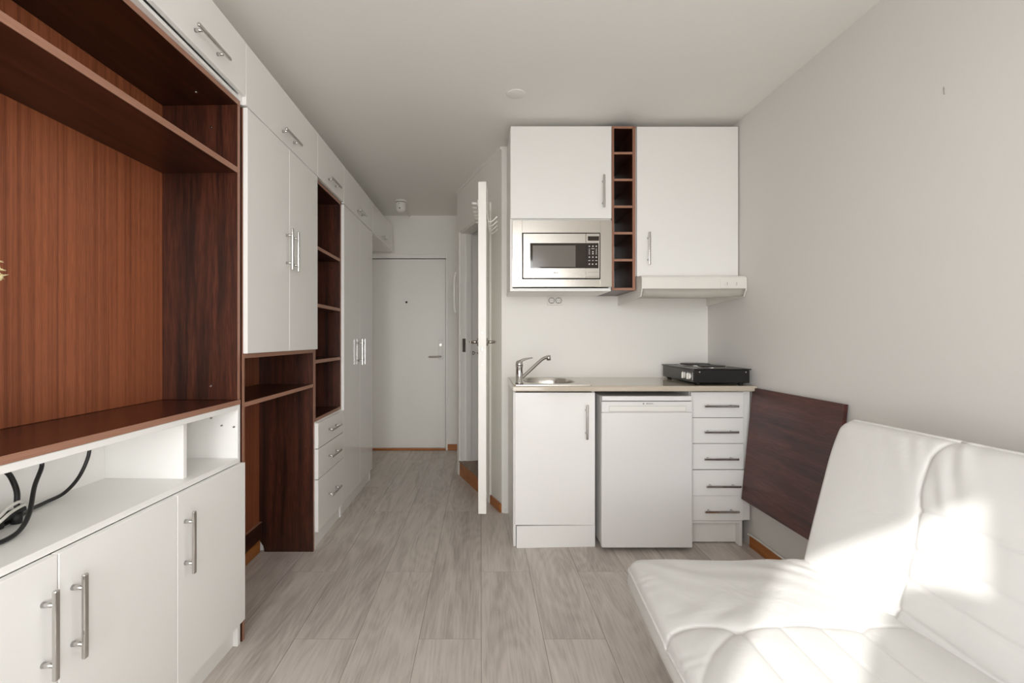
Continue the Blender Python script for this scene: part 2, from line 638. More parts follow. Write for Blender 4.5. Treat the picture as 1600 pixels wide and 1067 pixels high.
# entrance wall with door opening
EX0, EX1, EZ = -1.205, -0.372, 2.012
b = B()
b.box(XL, EX0, YB, YB + 0.12, 0, ZC, WALL, bev=0)
b.box(EX1, -0.10, YB, YB + 0.12, 0, ZC, WALL, bev=0)
b.box(EX0, EX1, YB, YB + 0.12, EZ, ZC, WALL, bev=0)
struct('wall_back', b)
# slanted bathroom wall, from P1 (far) to P2 (kitchen corner)
P1 = Vector((-0.212, 4.215, 0)); P2 = Vector((0.137, 3.225, 0))
WD = (P2 - P1).normalized(); WL = (P2 - P1).length
WN = Vector((WD.y, -WD.x, 0))          # towards the hall
if WN.x > 0: WN = -WN
def dw(t, n, z): return P1 + WD * t + WN * n + Vector((0, 0, z))
def dbox(bb, t0, t1, n0, n1, z0, z1, m, bev=0.0):
    bb.prism([dw(t0, n0, z0), dw(t1, n0, z0), dw(t1, n1, z0), dw(t0, n1, z0)], (0, 0, z1 - z0), m, bev=bev)
T0, T1, TZ = 0.100, 0.800, 2.085
b = B()
dbox(b, 0, T0, -0.08, 0, 0, ZC, WALL)
dbox(b, T1, WL, -0.08, 0, 0, ZC, WALL)
dbox(b, T0, T1, -0.08, 0, TZ, ZC, WALL)
struct('wall_slanted', b)
struct('wall_hall', B().box(-0.212, -0.10, 4.215, YB, 0, ZC, WALL, bev=0))
# bathroom behind it
b = B()
b.prism([dw(T0 - 0.1, -0.08, 0.0), dw(T1 + 0.1, -0.08, 0.0), (0.2, 3.31, 0), (1.5, 3.31, 0), (1.5, 5.0, 0), (-0.1, 5.0, 0), (-0.1, 4.3, 0)], (0, 0, 0.115), BROWNF)
struct('floor_bathroom', b)
b = B(); dbox(b, T0 - 0.10, T0 + 0.012, -1.3, -0.0905, 0.115, ZC, WALL)
struct('wall_bathroom_side', b)
b = B()
b.box(-0.1, 1.6, 5.0, 5.06, 0, ZC, WALL, bev=0)
b.box(1.5, 1.6, 3.31, 5.0, 0, ZC, WALL, bev=0)
struct('wall_bathroom', b)
# door linings, casings and riser of the bathroom doorway
b = B()
dbox(b, T0, T0 + 0.018, -0.09, 0.004, 0.115, TZ - 0.018, PAINT)
dbox(b, T1 - 0.018, T1, -0.09, 0.004, 0.115, TZ - 0.018, PAINT)
dbox(b, T0, T1, -0.09, 0.004, TZ - 0.018, TZ, PAINT)
dbox(b, T0 + 0.018, T0 + 0.032, -0.09, -0.045, 0.115, TZ - 0.018, PAINT)
dbox(b, T0 - 0.052, T0 + 0.004, 0, 0.014, 0, TZ + 0.055, PAINT, 0.002)
dbox(b, T1 - 0.004, T1 + 0.052, 0, 0.014, 0, TZ + 0.055, PAINT, 0.002)
dbox(b, T0 + 0.004, T1 - 0.004, 0, 0.014, TZ - 0.004, TZ + 0.055, PAINT, 0.002)
struct('trim_1', b, 'white painted casing around the bathroom doorway')
b = B()
dbox(b, T0, T1, -0.08, 0.010, 0, 0.112, ORANGE)
dbox(b, T0, T1, -0.085, 0.014, 0.112, 0.122, BROWNF)
struct('trim_2', b, 'orange wooden step below the bathroom doorway')
b = B()
dbox(b, T1 + 0.054, WL - 0.002, 0, 0.012, 0, 0.06, ORANGE, 0.001)
struct('baseboard_slanted', b)
b = B()
dbox(b, 0.0, WL, 0, 0.012, ZC - 0.02, ZC, WALL)
struct('trim_3', b)
struct('baseboard_right', B().box(XR - 0.014, XR, YW, 2.70, 0, 0.062, ORANGE, bev=0.001))
struct('baseboard_left', B().box(XL, XL + 0.016, 1.866, 2.632, 0, 0.062, ORANGE, bev=0.001))
struct('baseboard_back', B().box(-0.352, -0.213, YB - 0.014, YB, 0, 0.062, ORANGE_X, bev=0.001))
struct('baseboard_kitchen', B().box(0.15, 0.186, YK - 0.012, YK, 0, 0.028, PAINT, bev=0.002))

# window wall behind the camera (never in view; lets the daylight in)
WZ0, WZ1 = 0.45, 2.216
WXS = [(-0.93, -0.257), (-0.12, 0.78)]
b = B()
xs = [-1.40] + [v for p in WXS for v in p] + [1.70]
for k in range(0, len(xs), 2):
    b.box(xs[k], xs[k + 1], YW - 0.12, YW, 0, ZC, WALL, bev=0)
for x0, x1 in WXS:
    b.box(x0, x1, YW - 0.12, YW, 0, WZ0, WALL, bev=0)
    b.box(x0, x1, YW - 0.12, YW, WZ1, ZC, WALL, bev=0)
struct('wall_window', b)
for k, (x0, x1) in enumerate(WXS):
    b = B()
    for (u0, u1, z0, z1) in ((x0, x0 + 0.03, WZ0, WZ1), (x1 - 0.03, x1, WZ0, WZ1), (x0 + 0.03, x1 - 0.03, WZ0, WZ0 + 0.03), (x0 + 0.03, x1 - 0.03, WZ1 - 0.03, WZ1)):
        b.box(u0, u1, YW - 0.09, YW - 0.04, z0, z1, PAINT)
    w = struct('window_%d' % (k + 1), b)
    g = B().box(x0 + 0.03, x1 - 0.03, YW - 0.068, YW - 0.064, WZ0 + 0.03, WZ1 - 0.03, GLASS, bev=0).make('pane', w)
portal(WXS[0][0], WXS[-1][1], WZ0, WZ1)

# ------------------------------------------------------------------ left wall units
# --- television unit: own frame, turned slightly towards the room at its far end
TL = (-0.925, 1.842, 0.0); TA = R(-1.8); TW = 1.575; TD = -0.297
def tthing(name, label, cat, z=0.0):
    return Thing(name, label, cat, (TL[0], TL[1], 0), TA, local=True)
t = tthing('low_cabinet', 'white low cabinet with bar handles and an open compartment under the brown bench top', 'cabinet')
b = B()
b.box(TD, 0, -0.018, 0, 0.0, 0.918, WHITE)
b.box(TD, 0, -TW, -TW + 0.018, 0.0, 0.918, WHITE)
b.box(TD, 0, -TW + 0.018, -0.018, 0.085, 0.103, WHITE)
b.box(TD, 0.003, -TW + 0.018, -0.018, 0.698, 0.716, WHITE)
b.box(TD, 0, -TW + 0.018, -0.018, 0.900, 0.918, WHITE)
t.part('carcass', b)
t.part('back_panel', B().box(TD, TD + 0.006, -TW + 0.018, -0.018, 0.103, 0.900, WHITE))
t.part('divider', B().box(TD + 0.006, -0.030, -0.290, -0.272, 0.716, 0.900, WHITE))
t.part('plinth', B().box(-0.035, -0.018, -TW + 0.018, -0.018, 0.0, 0.085, WHITE))
dwid = TW / 4
for k in range(4):
    y1 = -k * dwid
    d = t.part('door', B().box(0.0015, 0.0205, y1 - dwid + 0.0015, y1 - 0.0015, 0.096, 0.6965, WHITE, bev=0.0015))
    hy = y1 - dwid + 0.036 if k in (0, 1) else (y1 - 0.036 if k == 2 else y1 - dwid + 0.036)
    t.put('handle', HANDLE, (0.0205, hy, 0.541), H_V, parent=d)
# shelf pins and wall fixing in the small compartment
for (px, pz) in ((-0.10, 0.868), (-0.06, 0.84), (-0.012, 0.835)):
    t.part('shelf_pin', B().cyl((px, -0.018, pz), (px, -0.026, pz), 0.003, SATIN, n=10))

t = tthing('television_niche', 'large dark brown television niche with one shelf and a reddish back panel', 'wall unit')
t.part('bench_top', B().box(TD, 0.002, -TW, 0, 0.9185, 0.9365, BENCH, edge=EDGE))
t.part('side_panel', B().box(TD, 0, -0.018, 0, 0.937, 2.060, WENGE_V, edge=EDGE_V))
t.part('side_panel', B().box(TD, 0, -TW, -TW + 0.018, 0.937, 2.060, WENGE_V, edge=EDGE_V))
t.part('top_panel', B().box(TD, 0, -TW, 0, 2.0605, 2.0785, WENGE_H, edge=EDGE))
t.part('shelf', B().box(TD + 0.006, -0.001, -TW + 0.0185, -0.0185, 1.800, 1.822, WENGE_H, edge=EDGE))
t.part('back_panel', B().box(TD, TD + 0.0055, -TW + 0.0185, -0.0185, 0.937, 2.060, RIBBON), label='reddish brown striped back panel')
for (px, pz) in ((-0.10, 1.972), (-0.10, 0.99)):
    t.part('shelf_pin', B().cyl((px, -0.018, pz), (px, -0.026, pz), 0.004, CHROME, n=10), label='small metal shelf pin')
t.part('screw_cap', B().cyl((-0.10, -0.115, 2.0605), (-0.10, -0.115, 2.056), 0.005, CHROME, n=10), label='small metal cap')

XF = -0.922; DF = -0.904; DB = -0.9215
def overhead(y0, y1, nd, label, z0=2.0795, dz0=2.068, hands=None):
    t = Thing('overhead_cabinet', label, 'cabinet', (XF, (y0 + y1) / 2, z0), group='overhead cabinets along the left wall')
    b = B()
    b.box(XL + 0.004, XF, y0 + 0.001, y0 + 0.018, z0, 2.306, WHITE)
    b.box(XL + 0.004, XF, y1 - 0.018, y1 - 0.001, z0, 2.306, WHITE)
    b.box(XL + 0.004, XF, y0 + 0.018, y1 - 0.018, z0, z0 + 0.013, WHITE)
    b.box(XL + 0.004, XF, y0 + 0.018, y1 - 0.018, 2.290, 2.306, WHITE)
    t.part('carcass', b)
    w = (y1 - y0) / nd
    for k in range(nd):
        a = y0 + k * w
        m = SEMI if y0 < 3 else GLOSS
        d = t.part('door', B().box(DB, DF, a + 0.0012, a + w - 0.0012, dz0, 2.308, m, bev=0.0015))
        hy = a + w / 2 if hands is None else hands
        t.put('handle', HANDLE, (DF, hy, dz0 + 0.045), H_Y, parent=d)
    return t
overhead(0.267, 1.842, 3, 'white overhead cabinet above the television niche, nearest of the row', dz0=2.0985)
overhead(1.844, 2.6525, 1, 'wide white overhead cabinet directly above the white two-door cabinet', z0=2.070)
overhead(2.6535, 3.158, 1, 'narrow white overhead cabinet above the brown open bookcase', z0=2.070)
overhead(3.160, 3.984, 1, 'glossy white overhead cabinet above the tall wardrobe', z0=2.070, dz0=2.060)
overhead(3.986, 4.89, 1, 'white overhead cabinet bridging the gap between wardrobe and entrance wall', z0=2.055, dz0=2.055)

# --- two-door wall cabinet over the desk niche
Y0, Y1 = 1.8525, 2.6525
t = Thing('wall_cabinet', 'white two-door cabinet with paired bar handles, hung over the open brown desk niche', 'cabinet', (XF, (Y0 + Y1) / 2, 1.1115))
b = B()
b.box(XL + 0.012, XF - 0.002, Y0 + 0.0185, Y1 - 0.0185, 1.112, 1.128, WHITE)
b.box(XL + 0.012, XF - 0.002, Y0 + 0.0185, Y1 - 0.0185, 2.030, 2.046, WHITE)
b.box(XL + 0.012, XL + 0.020, Y0 + 0.0185, Y1 - 0.0185, 1.128, 2.030, WHITE)
t.part('carcass', b)
ym = 2.262
d = t.part('door', B().box(DB, DF, Y0 + 0.003, ym - 0.0015, 1.112, 2.064, WHITE, bev=0.0015))
t.put('handle', HANDLE, (DF, ym - 0.036, 1.585), H_V, parent=d)
d = t.part('door', B().box(DB, DF, ym + 0.0015, Y1 - 0.001, 1.112, 2.064, WHITE, bev=0.0015))
t.put('handle', HANDLE, (DF, ym + 0.036, 1.585), H_V, parent=d)

# --- desk niche
t = Thing('desk_niche', 'tall dark brown open desk niche with one shelf under the white two-door cabinet', 'wall unit', (XF, (Y0 + Y1) / 2, 0))
t.part('side_panel', B().box(XL + 0.018, XF, Y0, Y0 + 0.018, 0.0, 2.064, WENGE_V, edge=EDGE_V))
xb = XL + 0.002
b = B()
b.prism([(XF, Y1 - 0.018, 0), (XF, Y1 - 0.018, 2.064), (xb, Y1 - 0.018, 2.064), (xb, Y1 - 0.018, 0.075), (xb + 0.03, Y1 - 0.018, 0.03), (xb + 0.035, Y1 - 0.018, 0)], (0, 0.018, 0), WENGE_V, bev=0.0008, edge=EDGE_V, edir=(1, 0, 0))
t.part('side_panel', b)
t.part('top_board', B().box(XL + 0.01, XF, Y0 + 0.0185, Y1 - 0.0185, 1.093, 1.111, WENGE_H, edge=EDGE))
t.part('shelf', B().box(XL + 0.01, XF - 0.001, Y0 + 0.0185, Y1 - 0.0185, 0.903, 0.921, WENGE_H, edge=EDGE))
t.part('back_panel', B().box(XL + 0.002, XL + 0.009, Y0 + 0.0185, Y1 - 0.0185, 0.100, 1.092, RIBBON), label='reddish brown striped back panel')
t.part('back_rail', B().box(XL + 0.0095, XL + 0.026, Y0 + 0.0185, Y1 - 0.0185, 0.078, 0.166, WENGE_H, edge=EDGE, edir=(0, 0, 1)))
for (px, pz) in ((-1.02, 0.835), (-0.965, 0.58), (-1.0, 1.06)):
    t.part('shelf_pin', B().cyl((px, Y1 - 0.018, pz), (px, Y1 - 0.026, pz), 0.004, CHROME, n=10), label='small metal shelf pin')

# --- bookcase
Y0, Y1 = 2.6535, 3.158
t = Thing('bookcase', 'narrow dark brown open bookcase with three shelves above the white drawers', 'bookcase', (XF, (Y0 + Y1) / 2, 0.708))
t.part('side_panel', B().box(XL + 0.002, XF, Y0, Y0 + 0.018, 0.708, 2.064, WENGE_V, edge=EDGE_V))
t.part('side_panel', B().box(XL + 0.002, XF, Y1 - 0.018, Y1, 0.708, 2.064, WENGE_V, edge=EDGE_V))
t.part('top_board', B().box(XL + 0.002, XF, Y0 + 0.0185, Y1 - 0.0185, 2.046, 2.064, WENGE_H, edge=EDGE))
t.part('bottom_board', B().box(XL + 0.002, XF, Y0 + 0.0185, Y1 - 0.0185, 0.708, 0.726, WENGE_H, edge=EDGE))
t.part('back_panel', B().box(XL + 0.002, XL + 0.008, Y0 + 0.0185, Y1 - 0.0185, 0.7265, 2.0455, RIBBON), label='reddish brown striped back panel')
for z in (1.693, 1.368, 1.051):
    t.part('shelf', B().box(XL + 0.0085, XF - 0.002, Y0 + 0.0185, Y1 - 0.0185, z - 0.020, z, WENGE_H, edge=EDGE))
for (px, pz) in ((-0.975, 1.63), (-0.975, 1.34), (-1.03, 0.85)):
    t.part('shelf_pin', B().cyl((px, Y1 - 0.018, pz), (px, Y1 - 0.026, pz), 0.0035, CHROME, n=10), label='small metal shelf pin')

# --- drawer unit below it
t = Thing('drawer_cabinet', 'glossy white cabinet of three deep drawers below the brown bookcase', 'cabinet', (XF, (Y0 + Y1) / 2, 0))
b = B()
b.box(XL + 0.002, XF, Y0, Y0 + 0.018, 0, 0.7075, WHITE)
b.box(XL + 0.002, XF, Y1 - 0.018, Y1, 0, 0.7075, WHITE)
b.box(XL + 0.002, XF, Y0 + 0.018, Y1 - 0.018, 0.690, 0.7075, WHITE)
b.box(XL + 0.002, XF, Y0 + 0.018, Y1 - 0.018, 0.085, 0.100, WHITE)
t.part('carcass', b)
t.part('plinth', B().box(XF - 0.024, XF - 0.008, Y0 + 0.0185, Y1 - 0.0185, 0, 0.085, WHITE))
for z0, z1, hz in ((0.561, 0.701, 0.635), (0.391, 0.556, 0.478), (0.098, 0.386, 0.252)):
    d = t.part('drawer', B().box(DB, DF + 0.002, Y0 + 0.002, Y1 - 0.002, z0, z1, GLOSS, bev=0.0015))
    t.put('handle', HANDLE, (DF + 0.002, (Y0 + Y1) / 2, hz), H_Y, parent=d)

# --- wardrobe
Y0, Y1 = 3.160, 3.984
t = Thing('wardrobe', 'tall glossy white two-door wardrobe at the end of the cabinet row', 'wardrobe', (XF, (Y0 + Y1) / 2, 0))
b = B()
b.box(XL + 0.002, XF, Y0, Y0 + 0.018, 0, 2.052, WHITE)
b.box(XL + 0.002, XF, Y1 - 0.018, Y1, 0, 2.052, WHITE)
b.box(XL + 0.002, XF, Y0 + 0.018, Y1 - 0.018, 2.034, 2.052, WHITE)
b.box(XL + 0.002, XF, Y0 + 0.018, Y1 - 0.018, 0.085, 0.100, WHITE)
t.part('carcass', b)
t.part('plinth', B().box(XF - 0.022, XF - 0.004, Y0 + 0.0185, Y1 - 0.0185, 0, 0.085, WHITE))
ym = (Y0 + Y1) / 2
for a, c, hy in ((Y0 + 0.0015, ym - 0.0012, ym - 0.04), (ym + 0.0012, Y1 - 0.001, ym + 0.04)):
    d = t.part('door', B().box(DB, DF, a, c, 0.094, 2.055, GLOSS, bev=0.0015))
    t.put('handle', HANDLE, (DF, hy, 1.073), H_V, parent=d)

# ------------------------------------------------------------------ entrance door
b = B()
b.box(EX0 + 0.003, EX1 - 0.003, YB + 0.012, YB + 0.055, 0.022, EZ - 0.004, PAINT, bev=0.002)
d = struct('door_1', b, 'plain white entrance door with a peephole at the end of the hall')
hb = B()
hb.box(-0.452, -0.404, YB + 0.004, YB + 0.0125, 0.945, 1.160, PLASTIC, bev=0.003, seg=2)
lp = hb.make('lock_plate', d)
k = B()
k.cyl((-0.427, YB - 0.010, 1.105), (-0.427, YB + 0.006, 1.105), 0.013, SATIN)
k.make('lock_cylinder', lp)
k = B()
k.cyl((-0.427, YB - 0.045, 0.982), (-0.427, YB + 0.006, 0.982), 0.009, SATIN)
k.tube(smooth_path([(-0.418, YB - 0.045, 0.982), (-0.44, YB - 0.048, 0.982), (-0.50, YB - 0.046, 0.980), (-0.548, YB - 0.043, 0.980)], 6), 0.010, SATIN, flat=0.8)
k.make('lever_handle', d)['label'] = 'satin metal lever handle'
k = B().cyl((-0.787, YB + 0.006, 1.553), (-0.787, YB + 0.014, 1.553), 0.011, BLACKM)
k.make('peephole', d)['label'] = 'small black peephole'
b = B()
b.box(EX1, EX1 + 0.020, YB - 0.010, YB + 0.06, 0, EZ + 0.05, PAINT, bev=0.002)
b.box(EX0 - 0.020, EX0, YB - 0.010, YB + 0.06, 0, EZ + 0.05, PAINT, bev=0.002)
b.box(EX0, EX1, YB - 0.010, YB + 0.06, EZ, EZ + 0.05, PAINT, bev=0.002)
b.box(EX0 - 0.02, EX1 + 0.02, YB - 0.018, YB - 0.010, EZ + 0.036, EZ + 0.056, PAINT, bev=0.002)
struct('trim_4', b, 'white casing around the entrance door')
struct('trim_5', B().box(EX0, EX1, YB - 0.02, YB + 0.06, 0, 0.020, ORANGE_X, bev=0.002), 'orange wooden threshold of the entrance door')

# ------------------------------------------------------------------ bathroom door leaf (standing open, edge on)
HX, HY = 0.030, 3.425      # hinge
FX, FY = 0.0055, 2.775     # free edge
ld = Vector((FX - HX, FY - HY, 0)); LL = ld.length; ld.normalize()
ln = Vector((-ld.y, ld.x, 0))
if ln.x < 0: ln = -ln       # to the kitchen side
def lf(a, n, z): return Vector((HX, HY, 0)) + ld * a + ln * n + Vector((0, 0, z))
def lbox(bb, a0, a1, n0, n1, z0, z1, m, bev=0.0):
    bb.prism([lf(a0, n0, z0), lf(a1, n0, z0), lf(a1, n1, z0), lf(a0, n1, z0)], (0, 0, z1 - z0), m, bev=bev)
TH = 0.0235
b = B(); lbox(b, 0, LL, -TH, TH, 0.156, 2.078, PAINT, 0.002)
d = struct('door_2', b, 'white bathroom door standing open, seen edge on, beside the kitchen')
b = B()
for sgn in (-1, 1):
    b.cyl(lf(LL - 0.06, sgn * TH, 1.150), lf(LL - 0.06, sgn * (TH + 0.008), 1.150), 0.022, SATIN)
    b.cyl(lf(LL - 0.06, sgn * TH, 1.150), lf(LL - 0.06, sgn * (TH + 0.045), 1.150), 0.009, SATIN)
    b.tube(smooth_path([lf(LL - 0.052, sgn * (TH + 0.044), 1.150), lf(LL - 0.08, sgn * (TH + 0.050), 1.150), lf(LL - 0.18, sgn * (TH + 0.046), 1.149)], 6), 0.009, SATIN)
b.make('lever_handle', d)['label'] = 'satin metal lever handles'
b = B()
b.cyl(lf(LL - 0.06, -TH, 1.085), lf(LL - 0.06, -TH - 0.030, 1.085), 0.0045, SATIN, n=12)
b.cyl(lf(LL - 0.06, -TH - 0.026, 1.085), lf(LL - 0.06, -TH - 0.036, 1.085), 0.011, SATIN, n=16)
b.make('thumb_turn', d)['label'] = 'small metal thumb turn'
b = B(); lbox(b, LL, LL + 0.0012, -0.010, 0.010, 1.00, 1.235, PAINT, 0.0004)
lk = b.make('lock_faceplate', d)
b = B(); lbox(b, LL + 0.001, LL + 0.010, -0.005, 0.005, 1.098, 1.122, SATIN, 0.001)
for z in (1.020, 1.205):
    lbox(b, LL + 0.001, LL + 0.002, -0.003, 0.003, z - 0.003, z + 0.003, SATIN)
b.make('latch_bolt', lk)
for z in (0.40, 1.80):
    b = B().cyl(lf(-0.006, -0.01, z - 0.045), lf(-0.006, -0.01, z + 0.045), 0.007, SATIN)
    b.make('hinge', d)
# hook racks hung on the leaf
t = Thing('hook_rack', 'white rack of six short pegs on the hall side of the open bathroom door', 'hook rack', lf(LL - 0.30, -TH, 1.97))
b = B(); lbox(b, LL - 0.56, LL - 0.04, -TH - 0.006, -TH - 0.0005, 1.945, 1.985, PLASTIC, 0.001)
t.part('rail', b)
for k in range(6):
    a = LL - 0.06 - k * 0.094
    t.part('peg', B().cyl(lf(a, -TH - 0.004, 1.966), lf(a, -TH - 0.040, 1.970), 0.0065, PLASTIC, r2=0.0075, n=14, bev=0.001))
t = Thing('hook_rack', 'white wire rack of four curved hooks on the kitchen side of the open bathroom door', 'hook rack', lf(LL - 0.25, TH, 1.88))
b = B()
lbox(b, LL - 0.46, LL - 0.06, TH + 0.0005, TH + 0.005, 1.905, 1.925, PLASTIC, 0.001)
lbox(b, LL - 0.16, LL - 0.13, TH + 0.0005, TH + 0.004, 1.925, 2.083, PLASTIC, 0.0008)
lbox(b, LL - 0.42, LL - 0.39, TH + 0.0005, TH + 0.004, 1.925, 2.083, PLASTIC, 0.0008)
t.part('rail', b)
for k in range(4):
    a = LL - 0.09 - k * 0.11
    t.part('hook', B().tube(smooth_path([lf(a, TH + 0.006, 1.915), lf(a, TH + 0.007, 1.882), lf(a, TH + 0.016, 1.866), lf(a, TH + 0.034, 1.872), lf(a, TH + 0.058, 1.893)], 6), 0.0035, PLASTIC)
           .lathe([(0.001, -0.006), (0.005, -0.003), (0.006, 0), (0.005, 0.003), (0.001, 0.006)], lf(a, TH + 0.058, 1.894), PLASTIC, n=12))
# strike plate on the far jamb
b = B(); dbox(b, T0 + 0.0182, T0 + 0.0195, -0.040, -0.012, 1.055, 1.170, SATIN)
o = b.make('strike_plate', bpy.data.objects['trim_1'])
o['label'] = 'metal strike plate on the door jamb'

# slim wall fixture beside the slanted wall, entrance smoke alarm, ceiling cap
t = Thing('wall_fixture', 'slim white curved wall fixture at the corner beside the entrance door', 'wall fixture', (-0.2125, 4.32, 1.6))
t.part('mounting_plate', B().box(-0.220, -0.2125, 4.285, 4.355, 1.42, 1.77, PLASTIC, bev=0.003))
t.part('curved_bar', B().tube(smooth_path([(-0.220, 4.32, 1.765), (-0.236, 4.32, 1.740), (-0.243, 4.32, 1.66), (-0.243, 4.32, 1.52), (-0.238, 4.32, 1.43), (-0.222, 4.32, 1.41)], 6), 0.014, PLASTIC))
t = Thing('smoke_alarm', 'round white smoke alarm on the hall ceiling', 'smoke alarm', (-0.752, 4.48, ZC))
c = (-0.752, 4.48, 0)
t.part('base_ring', B().lathe([(0.050, ZC - 0.018), (0.054, ZC - 0.014), (0.054, ZC - 0.0005)], c, PLASTIC))
t.part('collar', B().lathe([(0.047, ZC - 0.026), (0.047, ZC - 0.0182)], c, GREYP))
t.part('body', B().lathe([(0.001, ZC - 0.116), (0.022, ZC - 0.113), (0.038, ZC - 0.102), (0.049, ZC - 0.084), (0.0505, ZC - 0.070), (0.048, ZC - 0.060), (0.0515, ZC - 0.034), (0.050, ZC - 0.0262)], c, PLASTIC))
t.part('test_button', B().cyl((-0.754, 4.48 - 0.052, ZC - 0.084), (-0.754, 4.48 - 0.046, ZC - 0.084), 0.006, INK, n=12))
t.part('indicator', B().cyl((-0.758, 4.48 - 0.0535, ZC - 0.042), (-0.758, 4.48 - 0.048, ZC - 0.042), 0.003, INK, n=10))
single('ceiling_cap', B().lathe([(0.046, ZC - 0.0035), (0.049, ZC - 0.0025), (0.051, ZC)], (0.182, 2.53, 0), CEIL), 'flat round white cap on the ceiling before the kitchen', 'ceiling cap', (0.182, 2.53, ZC))
single('cable_cover', B().box(-0.758, -0.746, 4.535, YB - 0.001, ZC - 0.010, ZC - 0.0005, PLASTIC, bev=0.002), 'short white cable cover between the smoke alarm and the entrance wall', 'cable cover', (-0.752, 4.8, ZC))
single('wall_nail', B().cyl((XR - 0.0035, 1.577, 1.997), (XR - 0.0015, 1.577, 1.972), 0.0011, GREYP, n=8).cyl((XR - 0.004, 1.577, 1.990), (XR, 1.577, 1.990), 0.0009, GREYP, n=8), 'tiny dark nail high on the bare right wall', 'nail', (XR, 1.577, 1.984))

# ------------------------------------------------------------------ kitchen wall units
UF = 2.830          # door faces
UC = UF + 0.019     # carcass front
UB = YK - 0.002
XA, XB_, XC, XD = 0.171, 0.770, 0.912, 1.516
ZT = 2.420
t = Thing('wall_cabinet', 'white wall cabinet with one door above the built-in microwave', 'cabinet', ((XA + XB_) / 2, UC, 1.452), group='kitchen wall cabinets')
b = B()
b.box(XA, XA + 0.016, UC, UB, 1.452, ZT, WHITE)
b.box(XB_ - 0.016, XB_, UC, UB, 1.452, ZT, WHITE)
b.box(XA + 0.016, XB_ - 0.016, UC, UB, 1.452, 1.469, WHITE)
b.box(XA + 0.016, XB_ - 0.016, UC, UB, ZT - 0.016, ZT, WHITE)
b.box(XA + 0.016, XB_ - 0.016, UC, UB, 1.868, 1.884, WHITE)
b.box(XA + 0.016, XB_ - 0.016, UB - 0.006, UB, 1.469, 1.868, WHITE)
t.part('carcass', b)
d = t.part('door', B().box(XA + 0.002, XB_ - 0.002, UF, UC - 0.0005, 1.8785, ZT + 0.002, SEMI, bev=0.0015))
t.put('handle', HANDLE, (0.717, UF, 2.032), H_KV, parent=d)

# microwave
def ux(px): return (px - 752) / 265.0
def uz(py): return 1.17 + (529 - py) / 265.0
t = Thing('microwave', 'stainless steel built-in microwave with dark glass door in the wall cabinet', 'microwave', (0.47, UC, 1.470))
b = B()
x0, x1, z0, z1 = ux(800.5), ux(956), uz(448.3), uz(344.0)
ox0, ox1, oz0, oz1 = ux(815.8), ux(938.0), uz(436.3), uz(363.6)
b.box(x0, ox0, UF, UF + 0.018, z0, z1, STEEL, bev=0.001)
b.box(ox1, x1, UF, UF + 0.018, z0, z1, STEEL, bev=0.001)
b.box(ox0, ox1, UF, UF + 0.018, oz1, z1, STEEL, bev=0.001)
b.box(ox0, ox1, UF, UF + 0.018, z0, oz0, STEEL, bev=0.001)
t.part('trim_frame', b)
t.part('housing', B().box(ox0 - 0.005, ox1 + 0.005, UC + 0.001, UB - 0.03, oz0 - 0.005, oz1 + 0.005, BLACKM))
dx0, dx1, dx2 = ux(817.3), ux(915.0), ux(937.0)
dz0, dz1 = uz(434.8), uz(364.9)
b = B()
b.box(dx0, dx1, UF - 0.004, UF + 0.016, dz0, dz1, STEEL, bev=0.002)
dr = t.part('door', b)
t.part('door_glass', B().box(ux(828.2), dx1 - 0.0005, UF - 0.0052, UF - 0.0035, uz(419.2), uz(380.0), DGLASS, bev=0.0004), parent=dr, label='dark glass band of the door')
t.part('window_mesh', B().box(ux(832.2), ux(899), UF - 0.0058, UF - 0.0050, uz(417.3), uz(383.8), MESHG, bev=0), parent=dr, label='grey perforated viewing window')
b = B(); b.box(dx1 + 0.0015, dx2, UF - 0.004, UF + 0.016, dz0, dz1, STEEL, bev=0.002)
pn = t.part('control_panel', b)
t.part('display', B().box(ux(918.2), ux(935.8), UF - 0.0052, UF - 0.0035, uz(376.2), uz(369.3), DGLASS, bev=0.0004), parent=pn, label='black display')
b = B()
b.box(ux(917.6), ux(935.8), UF - 0.0058, UF - 0.0035, uz(432.6), uz(425.4), STEEL, bev=0.0015)
t.part('door_button', b, parent=pn)
kb = [(920.5, 385), (926, 385), (931.4, 385), (926, 393.6), (926, 396.6), (920.5, 402), (926, 402), (931.4, 402), (920.5, 412.8), (925.6, 412.8), (931.2, 412.8)]
for (px, py) in kb:
    t.part('button', B().cyl((ux(px), UF - 0.0062, uz(py)), (ux(px), UF - 0.005, uz(py)), 0.0042, PRINT, n=12, bev=0.0004), parent=pn)
b = B()
b.box(dx1 + 0.002, ux(934.8), UF - 0.0052, UF - 0.0035, uz(419.2), uz(380.0), DGLASS, bev=0.0004)
for (px, py, w) in ((920.5, 389.5, 2), (920.5, 392.0, 2), (920.5, 394.5, 2), (920.5, 397, 2), (931.4, 389.5, 2), (931.4, 392.0, 2), (931.4, 394.5, 2), (931.4, 397, 2), (926, 388.8, 5), (920.5, 407.3, 3), (926, 407.3, 2.4), (931.4, 407.3, 3)):
    b.box(ux(px - w / 2), ux(px + w / 2), UF - 0.0056, UF - 0.0051, uz(py + 0.45), uz(py - 0.45), PRINT, bev=0)
t.part('keypad', b, parent=pn, label='black keypad with pale marks')
b = B()
b.box(ux(864.7), ux(868.2), UF - 0.0044, UF - 0.0038, uz(427.0), uz(425.2), PRINT, bev=0)
b.box(ux(868.8), ux(871.8), UF - 0.0044, UF - 0.0038, uz(426.8), uz(425.5), PRINT, bev=0)
t.part('badge', b, parent=dr)

